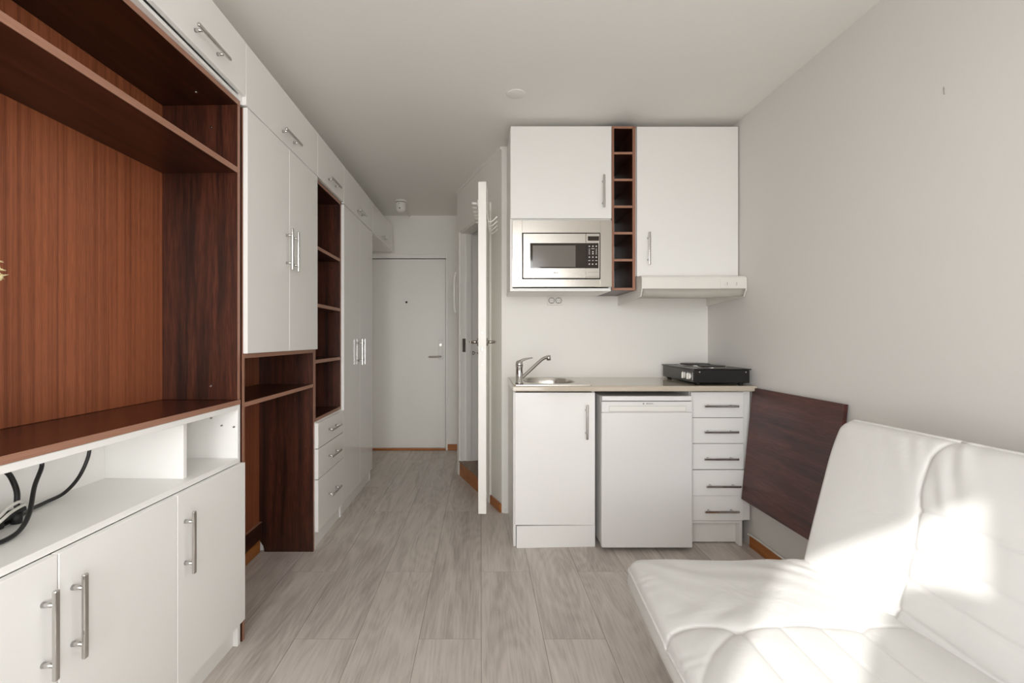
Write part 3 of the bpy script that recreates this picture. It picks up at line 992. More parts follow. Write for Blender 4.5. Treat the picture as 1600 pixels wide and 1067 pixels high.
# wine rack
t = Thing('wine_rack', 'narrow dark brown wine rack of six square cells between the wall cabinets', 'wine rack', ((XB_ + XC) / 2, UF + 0.01, 1.455))
wx0, wx1 = XB_ + 0.001, XC - 0.001
wf = UF + 0.004
t.part('side_panel', B().box(wx0, wx0 + 0.013, wf, UB, 1.455, 2.425, WENGE_V, edge=EDGE_V, edir=(0, -1, 0)))
t.part('side_panel', B().box(wx1 - 0.018, wx1, wf, UB, 1.455, 2.425, WENGE_V, edge=EDGE_V, edir=(0, -1, 0)))
zz = [2.4105, 2.2585, 2.1005, 1.942, 1.7855, 1.6265, 1.4555]
for k, z in enumerate(zz):
    nm = 'top_board' if k == 0 else ('bottom_board' if k == 6 else 'shelf')
    t.part(nm, B().box(wx0 + 0.0132, wx1 - 0.0182, wf + 0.001, UB, z, z + 0.0145, WENGE_X, edge=EDGE, edir=(0, -1, 0)))
t.part('back_panel', B().box(wx0 + 0.0132, wx1 - 0.0182, UB - 0.006, UB, 1.47, 2.41, WHITE))

# right wall cabinet
t = Thing('wall_cabinet', 'large white wall cabinet with one tall door above the range hood', 'cabinet', ((XC + XD) / 2, UC, 1.538), group='kitchen wall cabinets')
b = B()
b.box(XC, XC + 0.016, UC, UB, 1.538, ZT, WHITE)
b.box(XD - 0.016, XD, UC, UB, 1.538, ZT, WHITE)
b.box(XC + 0.016, XD - 0.016, UC, UB, 1.538, 1.554, WHITE)
b.box(XC + 0.016, XD - 0.016, UC, UB, ZT - 0.016, ZT, WHITE)
b.box(XC + 0.016, XD - 0.016, UB - 0.006, UB, 1.554, ZT - 0.016, WHITE)
t.part('carcass', b)
d = t.part('door', B().box(XC + 0.006, XD - 0.001, UF, UC - 0.0005, 1.537, ZT, SEMI, bev=0.0015))
t.put('handle', HANDLE, (0.983, UF, 1.698), H_KV, parent=d)

# range hood
t = Thing('range_hood', 'slim white range hood with a curved cloudy visor under the right wall cabinet', 'range hood', (1.215, 2.9, 1.39))
hx0, hx1, hf = 0.917, XR - 0.004, 2.742
b = B()
for xa in (hx0, hx1 - 0.006):
    prof = [(xa, UB, 1.390), (xa, UB, 1.535), (xa, hf + 0.03, 1.533)]
    for k in range(7):
        a = math.pi / 2 * k / 6
        prof.append((xa, hf + 0.028 - 0.028 * math.sin(a), 1.505 + 0.028 * math.cos(a)))
    prof += [(xa, hf, 1.456), (xa, hf + 0.025, 1.412), (xa, hf + 0.06, 1.408)]
    t.part('side_cheek', B().prism(prof, (0.006, 0, 0), PLASTIC))
b = B()
prof = [(hx0 + 0.006, UB, 1.480), (hx0 + 0.006, UB, 1.535), (hx0 + 0.006, hf + 0.03, 1.533)]
for k in range(7):
    a = math.pi / 2 * k / 6
    prof.append((hx0 + 0.006, hf + 0.028 - 0.028 * math.sin(a), 1.505 + 0.028 * math.cos(a)))
prof += [(hx0 + 0.006, hf, 1.456), (hx0 + 0.006, hf + 0.016, 1.456), (hx0 + 0.006, hf + 0.016, 1.480)]
b.prism(prof, (hx1 - hx0 - 0.012, 0, 0), PLASTIC)
t.part('body', b)
cpx = 752 + 0
t.part('control_panel', B().box(1.365, hx1 - 0.01, hf - 0.004, hf + 0.001, 1.457, 1.503, PLASTIC, bev=0.0015))
for xk in (1.402, 1.455):
    b = B()
    b.cyl((xk, hf - 0.004, 1.482), (xk, hf - 0.007, 1.482), 0.012, PLASTIC, n=24)
    b.box(xk - 0.0012, xk + 0.0012, hf - 0.0085, hf - 0.0065, 1.474, 1.491, GREYP, bev=0)
    t.part('control_knob', b)
# filter with a row of slots, tilting up to the back
b = B()
b.prism([(hx0 + 0.008, hf + 0.018, 1.460), (hx0 + 0.008, UB, 1.440), (hx0 + 0.008, UB, 1.446), (hx0 + 0.008, hf + 0.018, 1.466)], (hx1 - hx0 - 0.016, 0, 0), FILT)
b2 = b
t.part('grease_filter', b2, label='grey grease filter under the hood')
b = B()
for k in range(14):
    xk = hx0 + 0.06 + k * 0.020
    for r_ in range(3):
        b.box(xk, xk + 0.012, hf + 0.07 + r_ * 0.05, hf + 0.10 + r_ * 0.05, 1.4535 - r_ * 0.0025, 1.4575 - r_ * 0.0025, GREYP, bev=0)
t.part('filter_slots', b)
nv = 24
vs = []; fs = []
for k in range(nv + 1):
    u = k / nv
    x = hx0 + 0.010 + u * (hx1 - hx0 - 0.020)
    dip = 0.012 * math.sin(math.pi * u)
    out = 0.014 * math.sin(math.pi * u)
    for (yy, z) in ((hf + 0.003, 1.456), (hf + 0.022 - out, 1.414 - dip), (hf + 0.026 - out, 1.4145 - dip), (hf + 0.007, 1.4565)):
        vs.append((x, yy, z))
for k in range(nv):
    for j in range(4):
        fs.append((4 * k + j, 4 * k + (j + 1) % 4, 4 * k + 4 + (j + 1) % 4, 4 * k + 4 + j))
fs += [(0, 1, 2, 3), (4 * nv + 3, 4 * nv + 2, 4 * nv + 1, 4 * nv)]
t.part('visor', B().raw(vs, fs, VISOR), label='curved cloudy clear visor')

# socket under the microwave cabinet
t = Thing('power_socket', 'white double wall socket under the microwave cabinet', 'socket', (0.493, YK, 1.43))
yk = YK - 0.0005
t.part('cover_plate', B().box(0.443, 0.546, yk - 0.010, yk, 1.393, 1.458, PLASTIC, bev=0.004, seg=2))
for x in (0.471, 0.517):
    s_ = t.part('socket_well', B().lathe([(0.019, 0), (0.021, 0.0015), (0.021, 0.003)], (x, yk - 0.0098, 1.425), GREYP, axis='Y'))
    t.part('well_face', B().cyl((x, yk - 0.0125, 1.425), (x, yk - 0.0145, 1.425), 0.0165, PLASTIC, n=24), parent=s_)
    b = B()
    for (dx, dz) in ((-0.008, 0), (0.008, 0), (0, 0.013), (0, -0.013)):
        b.cyl((x + dx, yk - 0.0150, 1.425 + dz), (x + dx, yk - 0.0140, 1.425 + dz), 0.0022, INK, n=8)
    t.part('contact_holes', b, parent=s_)

# ------------------------------------------------------------------ kitchen base units
KF = 2.688            # cabinet door faces
CF = 2.632            # worktop front
ZW0, ZW1 = 0.880, 0.910
SX0, SX1, SY0, SY1 = 0.182, 0.612, 2.648, 3.195     # steel sink plate
# bowl opening: stadium shape
bcx, bcy, brx, bry, brad = 0.405, 2.925, 0.150, 0.195, 0.12
def rrect(cx, cy, hx, hy, r, n=8):
    pts = []
    for (qx, qy, a0) in ((1, 1, 0), (-1, 1, 90), (-1, -1, 180), (1, -1, 270)):
        for k in range(n + 1):
            a = R(a0 + 90 * k / n)
            pts.append((cx + qx * (hx - r) + r * math.cos(a), cy + qy * (hy - r) + r * math.sin(a)))
    return pts
def ringed(outer, inner, z0, z1, m):
    """flat plate with a hole (matching vertex counts)"""
    n = len(outer)
    vs = [(x, y, z1) for x, y in outer] + [(x, y, z1) for x, y in inner] + [(x, y, z0) for x, y in outer] + [(x, y, z0) for x, y in inner]
    fs = []
    for k in range(n):
        j = (k + 1) % n
        fs += [(k, j, n + j, n + k), (2 * n + k, 3 * n + k, 3 * n + j, 2 * n + j), (k, 2 * n + k, 2 * n + j, j), (n + k, n + j, 3 * n + j, 3 * n + k)]
    return B().raw(vs, fs, m, smooth=False)
b = B()
yj = SY0 + 0.020
prof = [(0.1745, yj, ZW0), (0.1745, yj, ZW1)]
for k in range(7):
    a = R(90 + 90 * k / 6)
    prof.append((0.1745, CF + 0.010 + 0.010 * math.cos(a), ZW1 - 0.010 + 0.010 * math.sin(a)))
for k in range(5):
    a = R(180 + 90 * k / 4)
    prof.append((0.1745, CF + 0.006 + 0.006 * math.cos(a), ZW0 + 0.006 + 0.006 * math.sin(a)))
b.prism(prof, (1.512 - 0.1745, 0, 0), WORKTOP)
b.box(0.1745, SX0 + 0.015, yj, YK - 0.001, ZW0, ZW1, WORKTOP, bev=0)
b.box(SX1 - 0.015, 1.512, yj, YK - 0.001, ZW0, ZW1, WORKTOP, bev=0)
b.box(SX0 + 0.015, SX1 - 0.015, SY1 - 0.01, YK - 0.001, ZW0, ZW1, WORKTOP, bev=0)
o = single('worktop', b, 'beige speckled kitchen worktop with a rounded front edge', 'worktop', (0.84, CF, ZW0))
t = Thing('sink', 'stainless steel sink inset at the end of the worktop', 'sink', (0.4, 2.92, ZW1))
op = rrect((SX0 + SX1) / 2, (SY0 + SY1) / 2, (SX1 - SX0) / 2, (SY1 - SY0) / 2, 0.012)
ip = rrect(bcx, bcy, brx, bry, brad)
t.part('rim', ringed(op, ip, ZW1 + 0.0003, ZW1 + 0.0045, STEEL))
vs = []; fs = []
lev = [(1.0, ZW1 + 0.0042), (0.985, ZW1 - 0.004), (0.96, ZW1 - 0.02), (0.93, ZW1 - 0.10), (0.88, ZW1 - 0.132), (0.72, ZW1 - 0.145), (0.15, ZW1 - 0.150)]
n = len(ip)
for s_, z in lev:
    for (x, y) in ip:
        vs.append((bcx + (x - bcx) * s_, bcy + (y - bcy) * s_, z))
for q in range(len(lev) - 1):
    for k in range(n):
        j = (k + 1) % n
        fs.append((q * n + k, q * n + j, (q + 1) * n + j, (q + 1) * n + k))
fs.append(tuple((len(lev) - 1) * n + k for k in range(n)))
t.part('bowl', B().raw(vs, fs, STEEL))
t.part('drain', B().lathe([(0.02, 0), (0.034, 0.001), (0.036, 0.003)], (bcx, bcy, ZW1 - 0.150), CHROME))

# faucet
fx, fy = 0.2175, 2.745
zf = ZW1 + 0.0048
t = Thing('faucet', 'chrome single-lever faucet with a long rising spout at the sink corner', 'faucet', (fx, fy, zf))
t.part('body', B().lathe([(0.024, zf), (0.025, zf + 0.004), (0.020, zf + 0.008), (0.0195, zf + 0.09), (0.021, zf + 0.094), (0.021, zf + 0.099)], (fx, fy, 0), CHROME))
b = B()
b.lathe([(0.021, zf + 0.0995), (0.0215, zf + 0.108), (0.019, zf + 0.122), (0.012, zf + 0.130), (0.002, zf + 0.132)], (fx, fy, 0), CHROME)
b.tube(smooth_path([(fx - 0.004, fy, zf + 0.118), (fx + 0.022, fy, zf + 0.134), (fx + 0.048, fy, zf + 0.141), (fx + 0.076, fy, zf + 0.146)], 6), 0.01, CHROME, radii=[0.018 - 0.0125 * (k / 18) ** 0.8 for k in range(19)], flat=0.6)
t.part('lever', b)
b = B()
sp = smooth_path([(fx + 0.012, fy, zf + 0.030), (fx + 0.065, fy + 0.02, zf + 0.075), (fx + 0.115, fy + 0.04, zf + 0.118), (fx + 0.142, fy + 0.052, zf + 0.138), (fx + 0.168, fy + 0.062, zf + 0.147)], 8)
b.tube(sp, 0.0095, CHROME, n=16)
spo = t.part('spout', b)
t.part('aerator', B().cyl((fx + 0.176, fy + 0.066, zf + 0.158), (fx + 0.178, fy + 0.067, zf + 0.128), 0.0125, CHROME, bev=0.002), parent=spo)

# sink base cabinet
t = Thing('base_cabinet', 'glossy white base cabinet with one door under the sink', 'cabinet', (0.41, KF, 0))
b = B()
b.box(0.180, 0.196, KF + 0.019, YK - 0.012, 0, ZW0 - 0.001, WHITE)
b.box(0.622, 0.638, KF + 0.019, YK - 0.012, 0, ZW0 - 0.001, WHITE)
b.box(0.196, 0.622, KF + 0.019, YK - 0.012, 0.125, 0.141, WHITE)
b.box(0.196, 0.622, YK - 0.018, YK - 0.012, 0.141, 0.70, WHITE)
t.part('carcass', b)
d = t.part('door', B().box(0.188, 0.637, KF, KF + 0.0185, 0.126, 0.868, GLOSS, bev=0.0015))
t.put('handle', HANDLE, (0.587, KF, 0.706), H_KV, parent=d)
b = B()
b.prism([(0.197, KF - 0.008, 0), (0.640, KF + 0.010, 0), (0.640, KF + 0.026, 0), (0.197, KF + 0.008, 0)], (0, 0, 0.122), GLOSS, bev=0.001)
t.part('plinth', b)

# refrigerator
t = Thing('refrigerator', 'small white refrigerator with a recessed grip under the middle of the worktop', 'refrigerator', (0.91, 2.70, 0))
fb0, fb1 = 0.664, 1.158
FD = 2.630
t.part('body', B().box(fb0, fb1, FD + 0.045, YK - 0.06, 0.025, 0.853, FRIDGE, bev=0.004, seg=2))
t.part('top_lid', B().box(fb0, fb1, FD + 0.008, FD + 0.0445, 0.828, 0.854, FRIDGE, bev=0.003, seg=2))
b = B()
b.box(fb0 - 0.004, fb1 + 0.002, FD, FD + 0.040, 0.022, 0.765, FRIDGE, bev=0.008, seg=3, smooth=False)
dr = t.part('door', b)
b = B()
b.box(fb0 - 0.004, fb1 + 0.002, FD + 0.001, FD + 0.040, 0.7655, 0.824, FRIDGE, bev=0.005, seg=2)
hd = t.part('grip_panel', b, parent=dr)
b = B()
gx0, gx1, gz0, gz1 = (952 - 752) / 285, (1071.5 - 752) / 285, 0.772, 0.800
b.box(gx0, gx1, FD - 0.0006, FD + 0.002, gz0, gz1, PLASTIC, bev=0.0005)
t.part('grip_recess', b, parent=hd)
b = B()
for (a0, a1, c0, c1) in ((gx0 - 0.001, gx1 + 0.001, gz1, gz1 + 0.0014), (gx0 - 0.001, gx1 + 0.001, gz0 - 0.0012, gz0), (gx0 - 0.001, gx0, gz0, gz1), (gx1, gx1 + 0.001, gz0, gz1)):
    b.box(a0, a1, FD + 0.0002, FD + 0.0012, c0, c1, GREYP, bev=0)
t.part('recess_outline', b, parent=hd)
me = text_mesh('BOSCH', 0.0115, INK)
me.transform(Matrix.Rotation(R(90), 4, 'X'))
t.put('lettering', me, (0.923, FD + 0.0004, 0.8135), parent=dr, label='small dark lettering on the door')
ring = B().lathe([(0.0042, 0), (0.0046, 0.0006), (0.0042, 0.0009)], (0.889, FD + 0.0012, 0.8135), GREYP, axis='Y')
t.part('emblem', ring, parent=dr)
for x in (fb0 + 0.05, fb1 - 0.05):
    t.part('foot', B().cyl((x, FD + 0.09, 0), (x, FD + 0.09, 0.026), 0.018, BLACKM))
for x in (fb0 + 0.05, fb1 - 0.05):
    t.part('foot', B().cyl((x, YK - 0.12, 0), (x, YK - 0.12, 0.026), 0.018, BLACKM))

# drawer base unit
t = Thing('drawer_cabinet', 'white kitchen cabinet of five equal drawers below the black hotplate', 'cabinet', (1.33, KF, 0))
b = B()
b.box(1.172, 1.188, KF + 0.02, YK - 0.002, 0.0, ZW0 - 0.001, WHITE)
b.box(1.456, 1.472, KF + 0.02, YK - 0.002, 0.0, ZW0 - 0.001, WHITE)
b.box(1.188, 1.456, KF + 0.02, YK - 0.002, 0.128, 0.144, WHITE)
t.part('carcass', b)
t.part('filler_strip', B().box(1.4725, 1.511, KF + 0.012, KF + 0.03, 0.150, ZW0 - 0.002, WHITE))
t.part('plinth', B().box(1.188, 1.490, KF + 0.062, KF + 0.078, 0.006, 0.142, WHITE))
zs = [0.8725, 0.727, 0.582, 0.437, 0.292, 0.150]
for k in range(5):
    pull = 0.010 if k == 3 else 0.0
    sh = 0.004 if k == 3 else 0.0
    d = t.part('drawer', B().box(1.174 + sh, 1.470 + sh, KF - pull, KF + 0.019 - pull, zs[k + 1] + 0.0015, zs[k] - 0.0015, SEMI, bev=0.0015))
    hz = (0.795, 0.651, 0.501, 0.352, 0.209)[k]
    t.put('handle', HANDLE, (1.332 + (0.007 if k == 3 else (0.003 if k == 4 else 0)), KF - pull, hz), H_KH, parent=d)

# hotplate
hx, hy = 1.186, 2.662
t = Thing('hotplate', 'black two-burner electric hotplate standing on the worktop corner', 'hotplate', (1.345, 2.92, ZW1), R(-1.2))
t.off = -Vector((1.345, 2.92, ZW1))
X0, X1, Ya, Yb_ = 1.190, 1.500, 2.668, 3.165
zb = ZW1 + 0.014; zt = ZW1 + 0.092
b = B()
b.box(X0 + 0.003, X1 - 0.003, Ya + 0.003, Yb_ - 0.003, zb, zt - 0.006, BLACK, bev=0.002)
t.part('housing', b)
b = B()
for (a0, a1, c0, c1) in ((X0 - 0.004, X0 + 0.012, Ya - 0.004, Yb_ + 0.004), (X1 - 0.012, X1 + 0.004, Ya - 0.004, Yb_ + 0.004), (X0 + 0.012, X1 - 0.012, Ya - 0.004, Ya + 0.012), (X0 + 0.012, X1 - 0.012, Yb_ - 0.012, Yb_ + 0.004)):
    b.box(a0, a1, c0, c1, zt - 0.006, zt, BLACK, bev=0.002)
b.box(X0 + 0.012, X1 - 0.012, Ya + 0.012, Yb_ - 0.012, zt - 0.006, zt - 0.002, BLACK, bev=0)
t.part('top_plate', b)
for (cy, r_) in ((3.045, 0.088), (2.815, 0.074)):
    bo = t.part('burner', B().lathe([(r_ + 0.008, zt - 0.0018), (r_ + 0.008, zt + 0.002), (r_ + 0.002, zt + 0.004)], (1.352, cy, 0), CHROME, n=40))
    t.part('burner_disc', B().lathe([(r_, zt + 0.0042), (r_, zt + 0.010), (r_ - 0.006, zt + 0.012), (0.022, zt + 0.012), (0.018, zt + 0.010), (0.002, zt + 0.010)], (1.352, cy, 0), IRON, n=40), parent=bo, label='dark cast iron disc')
cp = t.part('control_plate', B().box(X0 - 0.0008, X0 + 0.004, Ya + 0.012, Ya + 0.165, zb + 0.006, zt - 0.014, BLACK, bev=0.0005))
for cy in (Ya + 0.052, Ya + 0.122):
    t.part('knob', B().cyl((X0 + 0.001, cy, zb + 0.034), (X0 - 0.016, cy, zb + 0.034), 0.019, PLASTIC, r2=0.017, bev=0.002)
           .box(X0 - 0.022, X0 - 0.015, cy - 0.003, cy + 0.003, zb + 0.017, zb + 0.051, PLASTIC, bev=0.001), parent=cp, label='pale rotary knob')
b = B()
for cy in (Ya + 0.018, Ya + 0.087, Ya + 0.157):
    b.box(X0 - 0.0014, X0 - 0.0005, cy - 0.004, cy + 0.004, zb + 0.014, zb + 0.056, PRINT, bev=0)
t.part('dial_marks', b, parent=cp)
for x in (X0 + 0.03, X1 - 0.025):
    t.part('screw', B().cyl((x, Ya + 0.0035, zt - 0.018), (x, Ya - 0.0005, zt - 0.018), 0.004, CHROME, n=12), label='bright screw')
for x in (X0 + 0.035, X1 - 0.04):
    for y in (Ya + 0.03, Yb_ - 0.03):
        t.part('foot', B().cyl((x, y, ZW1), (x, y, zb + 0.001), 0.012, BLACKM, r2=0.015, n=16))

# drop-leaf table hanging folded on the right wall
t = Thing('wooden_board', 'dark red-brown wooden board hanging on the right wall between kitchen drawers and sofa', 'board', (XR, 2.3, 0.28))
Yn, Yf = 1.985, 2.655
xt, xbm = XR - 0.004, XR - 0.066
zt_, zb_ = 0.897, 0.282
dirv = Vector((xbm - xt, 0, zb_ - zt_)).normalized()
nrm = Vector((dirv.z, 0, -dirv.x))
if nrm.x > 0: nrm = -nrm
b = B()
p0 = Vector((xt, Yn, zt_)); p1 = Vector((xbm + 0.0, Yn, zb_))
q = nrm * 0.018
b.prism([p0 + q * 0.0 , p1 + q * 0.0, p1 + q, p0 + q], (0, Yf - Yn, 0), LEAFW, bev=0.0008)
t.part('panel', b)
b = B()
b.box(XR - 0.020, XR - 0.0005, Yn + 0.06, Yf - 0.06, 0.80, 0.84, LEAFW)
t.part('wall_batten', b)
bk = B()
bk.prism([(XR - 0.002, 2.32, 0.42), (XR - 0.002, 2.32, 0.60), (XR - 0.030, 2.32, 0.60), (XR - 0.047, 2.32, 0.42)], (0, 0.02, 0), SATIN)
t.part('bracket', bk)

# white cable lying on the right baseboard
single('cable', B().tube(smooth_path([(XR - 0.020, 2.705, 0.070), (XR - 0.007, 2.64, 0.0665), (XR - 0.007, 2.2, 0.0665), (XR - 0.007, 1.4, 0.0665), (XR - 0.007, 0.3, 0.0665)], 8), 0.006, CORDW), 'thin white cable running along the top of the orange skirting', 'cable', (XR - 0.007, 1.5, 0.062))

# ------------------------------------------------------------------ cables in the open compartment, dried flowers
def tl(x, y, z):
    c, s = math.cos(TA), math.sin(TA)
    return Vector((TL[0] + x * c - y * s, TL[1] + x * s + y * c, z))
ZB = 0.716
def cable(pts, r, m, label, group=None):
    P = [tl(*p) for p in pts]
    return single('cable', B().tube(smooth_path(P, 10), r, m, n=10), label, 'cable', tuple(P[-1]), group='cables in the open compartment')
cable([(-0.19, -0.60, 0.896), (-0.20, -0.60, 0.860), (-0.20, -0.600, 0.835), (-0.18, -0.639, 0.798), (-0.14, -0.692, 0.753), (-0.12, -0.731, 0.730), (-0.11, -0.770, 0.7225), (-0.11, -0.82, 0.7225), (-0.12, -0.91, 0.7225), (-0.17, -0.965, 0.7225), (-0.23, -0.93, 0.7225), (-0.27, -0.90, 0.7225)], 0.0052, CORDB,
      'black cable drooping in a low loop across the front of the open compartment')
cable([(-0.24, -0.40, 0.896), (-0.24, -0.405, 0.86), (-0.24, -0.412, 0.815), (-0.247, -0.436, 0.762), (-0.25, -0.480, 0.730), (-0.25, -0.535, 0.7225), (-0.24, -0.587, 0.7225), (-0.215, -0.650, 0.7225), (-0.20, -0.72, 0.7225), (-0.2, -0.85, 0.7225)], 0.005, CORDB,
      'black cable curving down the back of the open compartment, furthest to the right')
cable([(-0.20, -0.72, 0.896), (-0.20, -0.70, 0.862), (-0.20, -0.680, 0.835), (-0.20, -0.665, 0.795), (-0.20, -0.664, 0.762), (-0.195, -0.668, 0.742)], 0.0062, CORDB,
      'short thick black cable hanging straight into the plug bundle')
p = tl(-0.198, -0.670, 0.7165)
t = Thing('power_strip', 'black plug block with cables bundled at the back of the open compartment', 'power strip', tl(-0.2, -0.74, 0.7165))
b = B()
q0 = tl(-0.19, -0.85, 0.7165); q1 = tl(-0.19, -0.70, 0.7165)
e1 = (q1 - q0); e2 = Vector((e1.y, -e1.x, 0)).normalized() * 0.05
b.prism([q0, q1, q1 + e2 * -1, q0 + e2 * -1], (0, 0, 0.036), BLACKM, bev=0.004)
t.part('block', b)
b = B()
a0 = tl(-0.205, -0.700, 0.738); a1 = tl(-0.195, -0.650, 0.748)
b.cyl(a0, a1, 0.013, BLACKM, r2=0.007)
b.cyl(tl(-0.195, -0.668, 0.742), tl(-0.195, -0.670, 0.7165), 0.011, BLACKM)
t.part('plug', b)
cable([(-0.16, -0.85, 0.7225), (-0.16, -0.76, 0.752), (-0.18, -0.701, 0.768), (-0.19, -0.664, 0.768), (-0.205, -0.658, 0.745), (-0.21, -0.69, 0.7215)], 0.0036, CORDW, 'thin white cable looped over the black plugs, upper one')
cable([(-0.13, -0.84, 0.722), (-0.15, -0.751, 0.752), (-0.17, -0.706, 0.758), (-0.192, -0.652, 0.757), (-0.215, -0.645, 0.74), (-0.225, -0.68, 0.7215)], 0.0036, CORDW, 'thin white cable looped over the black plugs, lower one')

random.seed(4)
vb = tl(-0.155, -0.905, 0.9368)
t = Thing('dried_flowers', 'dried pale yellow flowers in a vase reaching into the niche from the left edge', 'flowers', vb)
t.part('vase', B().lathe([(0.035, vb.z), (0.05, vb.z + 0.03), (0.055, vb.z + 0.09), (0.035, vb.z + 0.16), (0.024, vb.z + 0.20), (0.028, vb.z + 0.215)], (vb.x, vb.y, 0), CERAMIC))
tips = [tl(-0.155, -0.762, 1.347), tl(-0.155, -0.757, 1.329), tl(-0.152, -0.754, 1.311), tl(-0.14, -0.88, 1.40), tl(-0.17, -0.93, 1.42), tl(-0.10, -0.98, 1.36), tl(-0.18, -0.85, 1.33)]
for k, tp in enumerate(tips):
    root = Vector((vb.x, vb.y, vb.z + 0.205))
    midp = root.lerp(tp, 0.55) + Vector((0, -0.012, 0.03))
    st = t.part('stem', B().tube(smooth_path([root, midp, tp], 8), 0.0013, STALK, n=6))
    bb = B()
    bb.lathe([(0.001, -0.010), (0.006, -0.008), (0.0095, 0), (0.008, 0.006), (0.001, 0.009)], tp, STRAW, n=10)
    for q in range(11):
        an = 2 * math.pi * q / 11
        tilt = random.uniform(-0.4, 0.7)
        e = tp + Vector((math.cos(an) * 0.018, math.sin(an) * 0.018, tilt * 0.012))
        bb.tube([tp, tp.lerp(e, 0.6), e], 0.002, STRAW, n=5, radii=[0.003, 0.0028, 0.0006], flat=0.5)
    t.part('blossom', bb, parent=st, label='small pale yellow blossom')

# ------------------------------------------------------------------ sofa
import numpy as np
def seg_dist(A, Bb, poly):
    """distance of points (arrays) to a polyline in the (a, b) plane"""
    best = np.full(A.shape, 9.0)
    for (x0, y0), (x1, y1) in zip(poly, poly[1:]):
        dx, dy = x1 - x0, y1 - y0
        L2 = dx * dx + dy * dy
        u = np.clip(((A - x0) * dx + (Bb - y0) * dy) / L2, 0, 1)
        best = np.minimum(best, np.hypot(A - x0 - u * dx, Bb - y0 - u * dy))
    return best
def curve2(pts, sub=6):
    return [(p.x, p.y) for p in smooth_path([(x, y, 0) for x, y in pts], sub)]

def cushion(Wd, Ln, H, seams, to_world, wrinkle, rc=0.05, re=0.026, crown=0.014, step=0.005, side=0.05):
    na = int(Wd / step) + 1
    nb = int(Ln / step) + 1
    a = np.linspace(0, Wd, na); bb = np.linspace(0, Ln, nb)
    A0, B0 = np.meshgrid(a, bb, indexing='ij')
    A = A0.copy(); Bc = B0.copy()
    # round the corners in plan
    for (ca, cb, sa, sb) in ((rc, rc, -1, -1), (Wd - rc, rc, 1, -1), (rc, Ln - rc, -1, 1), (Wd - rc, Ln - rc, 1, 1)):
        pa = (A0 - ca) * sa; pb = (B0 - cb) * sb
        m = (pa > 0) & (pb > 0)
        r = np.hypot(pa, pb); mx = np.maximum(pa, pb)
        f = np.where(r > 0, mx / np.maximum(r, 1e-9), 1)
        A = np.where(m, ca + sa * pa * f, A); Bc = np.where(m, cb + sb * pb * f, Bc)
    d = np.minimum(np.minimum(A0, Wd - A0), np.minimum(B0, Ln - B0))
    e = np.sqrt(np.clip(1 - (1 - np.clip(d / re, 0, 1)) ** 2, 0, 1))
    Z = H - 0.024 + 0.024 * e + crown * (1 - np.exp(-d / 0.10))
    for poly, dep, wid in seams:
        D = seg_dist(A, Bc, poly)
        Z -= 0.55 * dep * np.exp(-(D / 0.0045) ** 2) + 0.9 * dep * np.exp(-(D / wid))
    Z += wrinkle(A, Bc, d)
    verts = []
    for i in range(na):
        for j in range(nb):
            verts.append(to_world(A[i, j], Bc[i, j], Z[i, j]))
    idx = lambda i, j: i * nb + j
    faces = [(idx(i, j), idx(i + 1, j), idx(i + 1, j + 1), idx(i, j + 1)) for i in range(na - 1) for j in range(nb - 1)]
    ring = [(i, 0) for i in range(na)] + [(na - 1, j) for j in range(1, nb)] + [(i, nb - 1) for i in range(na - 2, -1, -1)] + [(0, j) for j in range(nb - 2, 0, -1)]
    base = len(verts)
    zs_ = [0.75, 0.5, 0.25, 0.0]
    loops = [[idx(i, j) for (i, j) in ring]]
    for q, f in enumerate(zs_):
        row = []
        for (i, j) in ring:
            inset = 0.0 if f > 0 else 0.012
            aa = A[i, j] + (Wd / 2 - A[i, j]) * inset / (Wd / 2); b2 = Bc[i, j] + (Ln / 2 - Bc[i, j]) * inset / (Ln / 2)
            bul = 0.006 * math.sin(math.pi * f)
            aa += bul * (1 if A[i, j] > Wd / 2 else -1) * (1 if (i in (0, na - 1)) else 0)
            b2 += bul * (1 if Bc[i, j] > Ln / 2 else -1) * (1 if (j in (0, nb - 1)) else 0)
            row.append(len(verts)); verts.append(to_world(aa, b2, f * (H - 0.024)))
        loops.append(row)
    for P, Q in zip(loops, loops[1:]):
        for k in range(len(ring)):
            k2 = (k + 1) % len(ring)
            faces.append((P[k], P[k2], Q[k2], Q[k]))
    faces.append(tuple(loops[-1]))
    out = [Vector(verts[v]) for v in loops[0]]
    return verts, faces, out

SOFA0 = Vector((0.8, 0.72, 0.0))
t = Thing('sofa_bed', 'white leather sofa bed with stitched channels, half lit by sunlight, along the right wall', 'sofa', SOFA0)
# seat: a from the front edge (towards the wall), b from the kitchen end towards the window
SW, SL, SH = 0.66, 1.86, 0.085
SXF, SYF, SZT = 0.500, 1.655, 0.415
def seat_w(a, b, n):
    y = SYF - b
    bulge = 0.045 * (1 - ((b - SL / 2) / (SL / 2)) ** 2)
    x = SXF - bulge * (1 - a / SW) + a
    droop = 0.006 * math.exp(-b / 0.05) * math.exp(-a / 0.08)
    return (x, y, SZT - SH + n - droop)
sb = lambda X, Y: (X - SXF + (0.03 * (1 - (X - 0.47) / 0.6)), SYF - Y)
seat_seams = [
    (curve2([sb(0.455, 1.15), sb(0.468, 1.207), sb(0.509, 1.239), sb(0.561, 1.253), sb(0.615, 1.250), sb(0.660, 1.232)]), 0.006, 0.016),
    (curve2([sb(0.660, 1.232), sb(0.735, 1.243), sb(0.851, 1.248), sb(0.971, 1.238), sb(0.985, 1.235), sb(1.02, 1.25), sb(1.10, 1.255)]), 0.006, 0.016),
    (curve2([sb(0.660, 1.232), sb(0.60, 1.185), sb(0.53, 1.11), sb(0.475, 1.0), sb(0.46, 0.8), sb(0.46, 0.2)]), 0.005, 0.02),
]
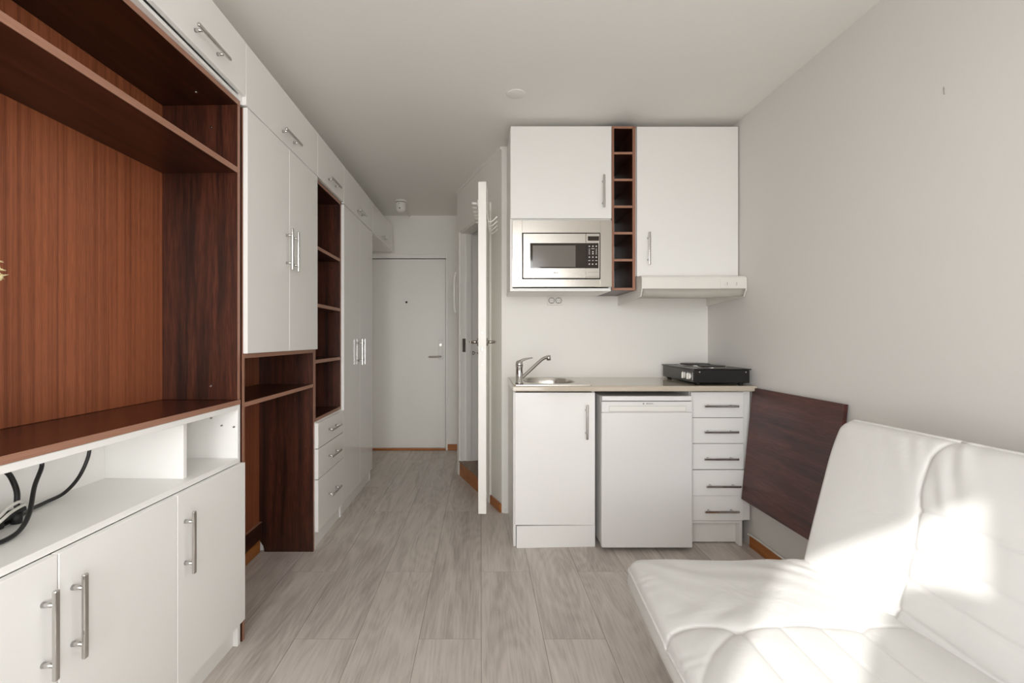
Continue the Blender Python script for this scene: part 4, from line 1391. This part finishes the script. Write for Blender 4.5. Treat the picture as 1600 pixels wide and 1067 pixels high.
for X in (0.672, 0.776, 0.880, 0.978):
    seat_seams.append(([sb(X, 1.236), sb(X - 0.002, 1.0), sb(X, -0.2)], 0.0045, 0.018))
def seat_wr(A, Bc, d):
    w = 0.0013 * np.sin(Bc * 170 + 14 * np.sin(Bc * 9) + 40 * A) * (0.5 + 0.5 * np.sin(Bc * 37 + 2 * np.sin(Bc * 13))) * np.exp(-A / 0.04) * (1 - np.exp(-A / 0.006))
    w += 0.0022 * np.sin(Bc * 30 + A * 42 + 2 * np.sin(Bc * 17)) * np.exp(-np.abs(Bc - 0.34) / 0.10) * np.exp(-((A - 0.17) / 0.10) ** 2)
    w += 0.0016 * np.sin(A * 38 - Bc * 52 + 3 * np.sin(A * 11)) * np.exp(-np.abs(Bc - 0.10) / 0.12) * (1 - np.exp(-A / 0.1))
    w += 0.0010 * np.sin(A * 60 + Bc * 25 + 2 * np.sin(A * 21)) * np.exp(-np.abs(A - 0.52) / 0.07)
    w += 0.0022 * np.sin(Bc * 9 + A * 14)
    return w
v, f, ring = cushion(SW, SL, SH, seat_seams, seat_w, seat_wr)
sc_ = t.part('seat_cushion', B().raw(v, f, LEATHER))
t.part('piping', B().tube([p + Vector((0, 0, 0.001)) for p in ring], 0.0042, LEATHER, n=8, closed=True), parent=sc_)
# backrest
UP = Vector((0.24, 0, 1)).normalized()
AL = Vector((0.055, -1, 0)).normalized()
NR = AL.cross(UP).normalized()
if NR.x > 0: NR = -NR
BH, BL, BT = 0.565, 1.86, 0.085
BO = Vector((1.088, 1.645, 0.40)) - UP * 0.045 - NR * (BT + 0.004)
def back_w(a, b, n):
    # gentle backward curl towards the top edge
    curl = 0.020 * max(0.0, (a - 0.40) / 0.165) ** 2
    return tuple(BO + UP * a + AL * b + NR * (n - curl))
ba = lambda z: (z - 0.40) / UP.z + 0.045
back_seams = [
    (curve2([(ba(0.40), 0.337), (ba(0.44), 0.352), (ba(0.53), 0.356), (ba(0.605), 0.358), (ba(0.661), 0.357), (ba(0.709), 0.352), (ba(0.771), 0.343), (ba(0.836), 0.340), (ba(0.875), 0.350), (ba(0.93), 0.385)]), 0.007, 0.016),
]
for z0, z1 in ((0.709, 0.70), (0.607, 0.602), (0.528, 0.510), (0.444, 0.425)):
    back_seams.append(([(ba(z0), 0.357), (ba(z1), 0.60), (ba(z1) - 0.005, 1.8)], 0.006, 0.016))
def back_wr(A, Bc, d):
    tp = BH - A
    w = 0.0026 * np.sin(Bc * 75 + A * 60 + 3.5 * np.sin(Bc * 19)) * (0.55 + 0.45 * np.sin(Bc * 29)) * np.exp(-tp / 0.06) * (1 - np.exp(-tp / 0.02)) * np.clip((Bc - 0.1) / 0.1, 0, 1)
    w += 0.0024 * np.sin(A * 48 + Bc * 62 + 1.5 * np.sin(Bc * 31)) * np.exp(-np.abs(Bc - 0.40) / 0.08) * np.clip((A - 0.36) / 0.05, 0, 1)
    w += 0.0020 * np.sin(Bc * 10 + A * 9)
    return w
v, f, ring = cushion(BH, BL, BT, back_seams, back_w, back_wr, rc=0.045)
bc_ = t.part('backrest_cushion', B().raw(v, f, LEATHER))
t.part('piping', B().tube([p + NR * 0.001 for p in ring], 0.0045, LEATHER, n=8, closed=True), parent=bc_)
b = B()
b.box(0.56, 1.10, -0.12, 1.56, 0.255, 0.3285, LEATHER, bev=0.012, seg=3)
t.part('base_frame', b)
for x in (0.62, 1.06):
    for y in (0.0, 1.40):
        t.part('leg', B().cyl((x, y, 0.0), (x, y, 0.256), 0.017, CHROME, r2=0.024))
for y in (0.05, 1.35):
    hb = B()
    hb.tube(smooth_path([(1.08, y, 0.30), (1.16, y, 0.31), (1.215, y, 0.36), (1.26, y, 0.50), (1.30, y, 0.62)], 6), 0.012, SATIN)
    t.part('hinge_arm', hb)

# ------------------------------------------------------------------ added unseen blocker behind the camera, lamp-shaped; its drum shadows the sun patch
lx, ly = -0.135, -0.30
t = Thing('shadow_blocker', 'added white drum on a pole, unseen behind the camera, casting a shadow on the sofa', 'shadow blocker', (lx, ly, 0))
t.part('base', B().lathe([(0.12, 0.0), (0.125, 0.006), (0.12, 0.018), (0.02, 0.026)], (lx, ly, 0), SATIN))
t.part('pole', B().cyl((lx, ly, 0.02), (lx, ly, 1.62), 0.010, SATIN))
sh = B()
sh.lathe([(0.150, 1.20), (0.135, 1.50), (0.095, 1.665), (0.092, 1.665), (0.132, 1.50), (0.147, 1.20)], (lx, ly, 0), PLASTIC)
t.part('blocker_drum', sh)
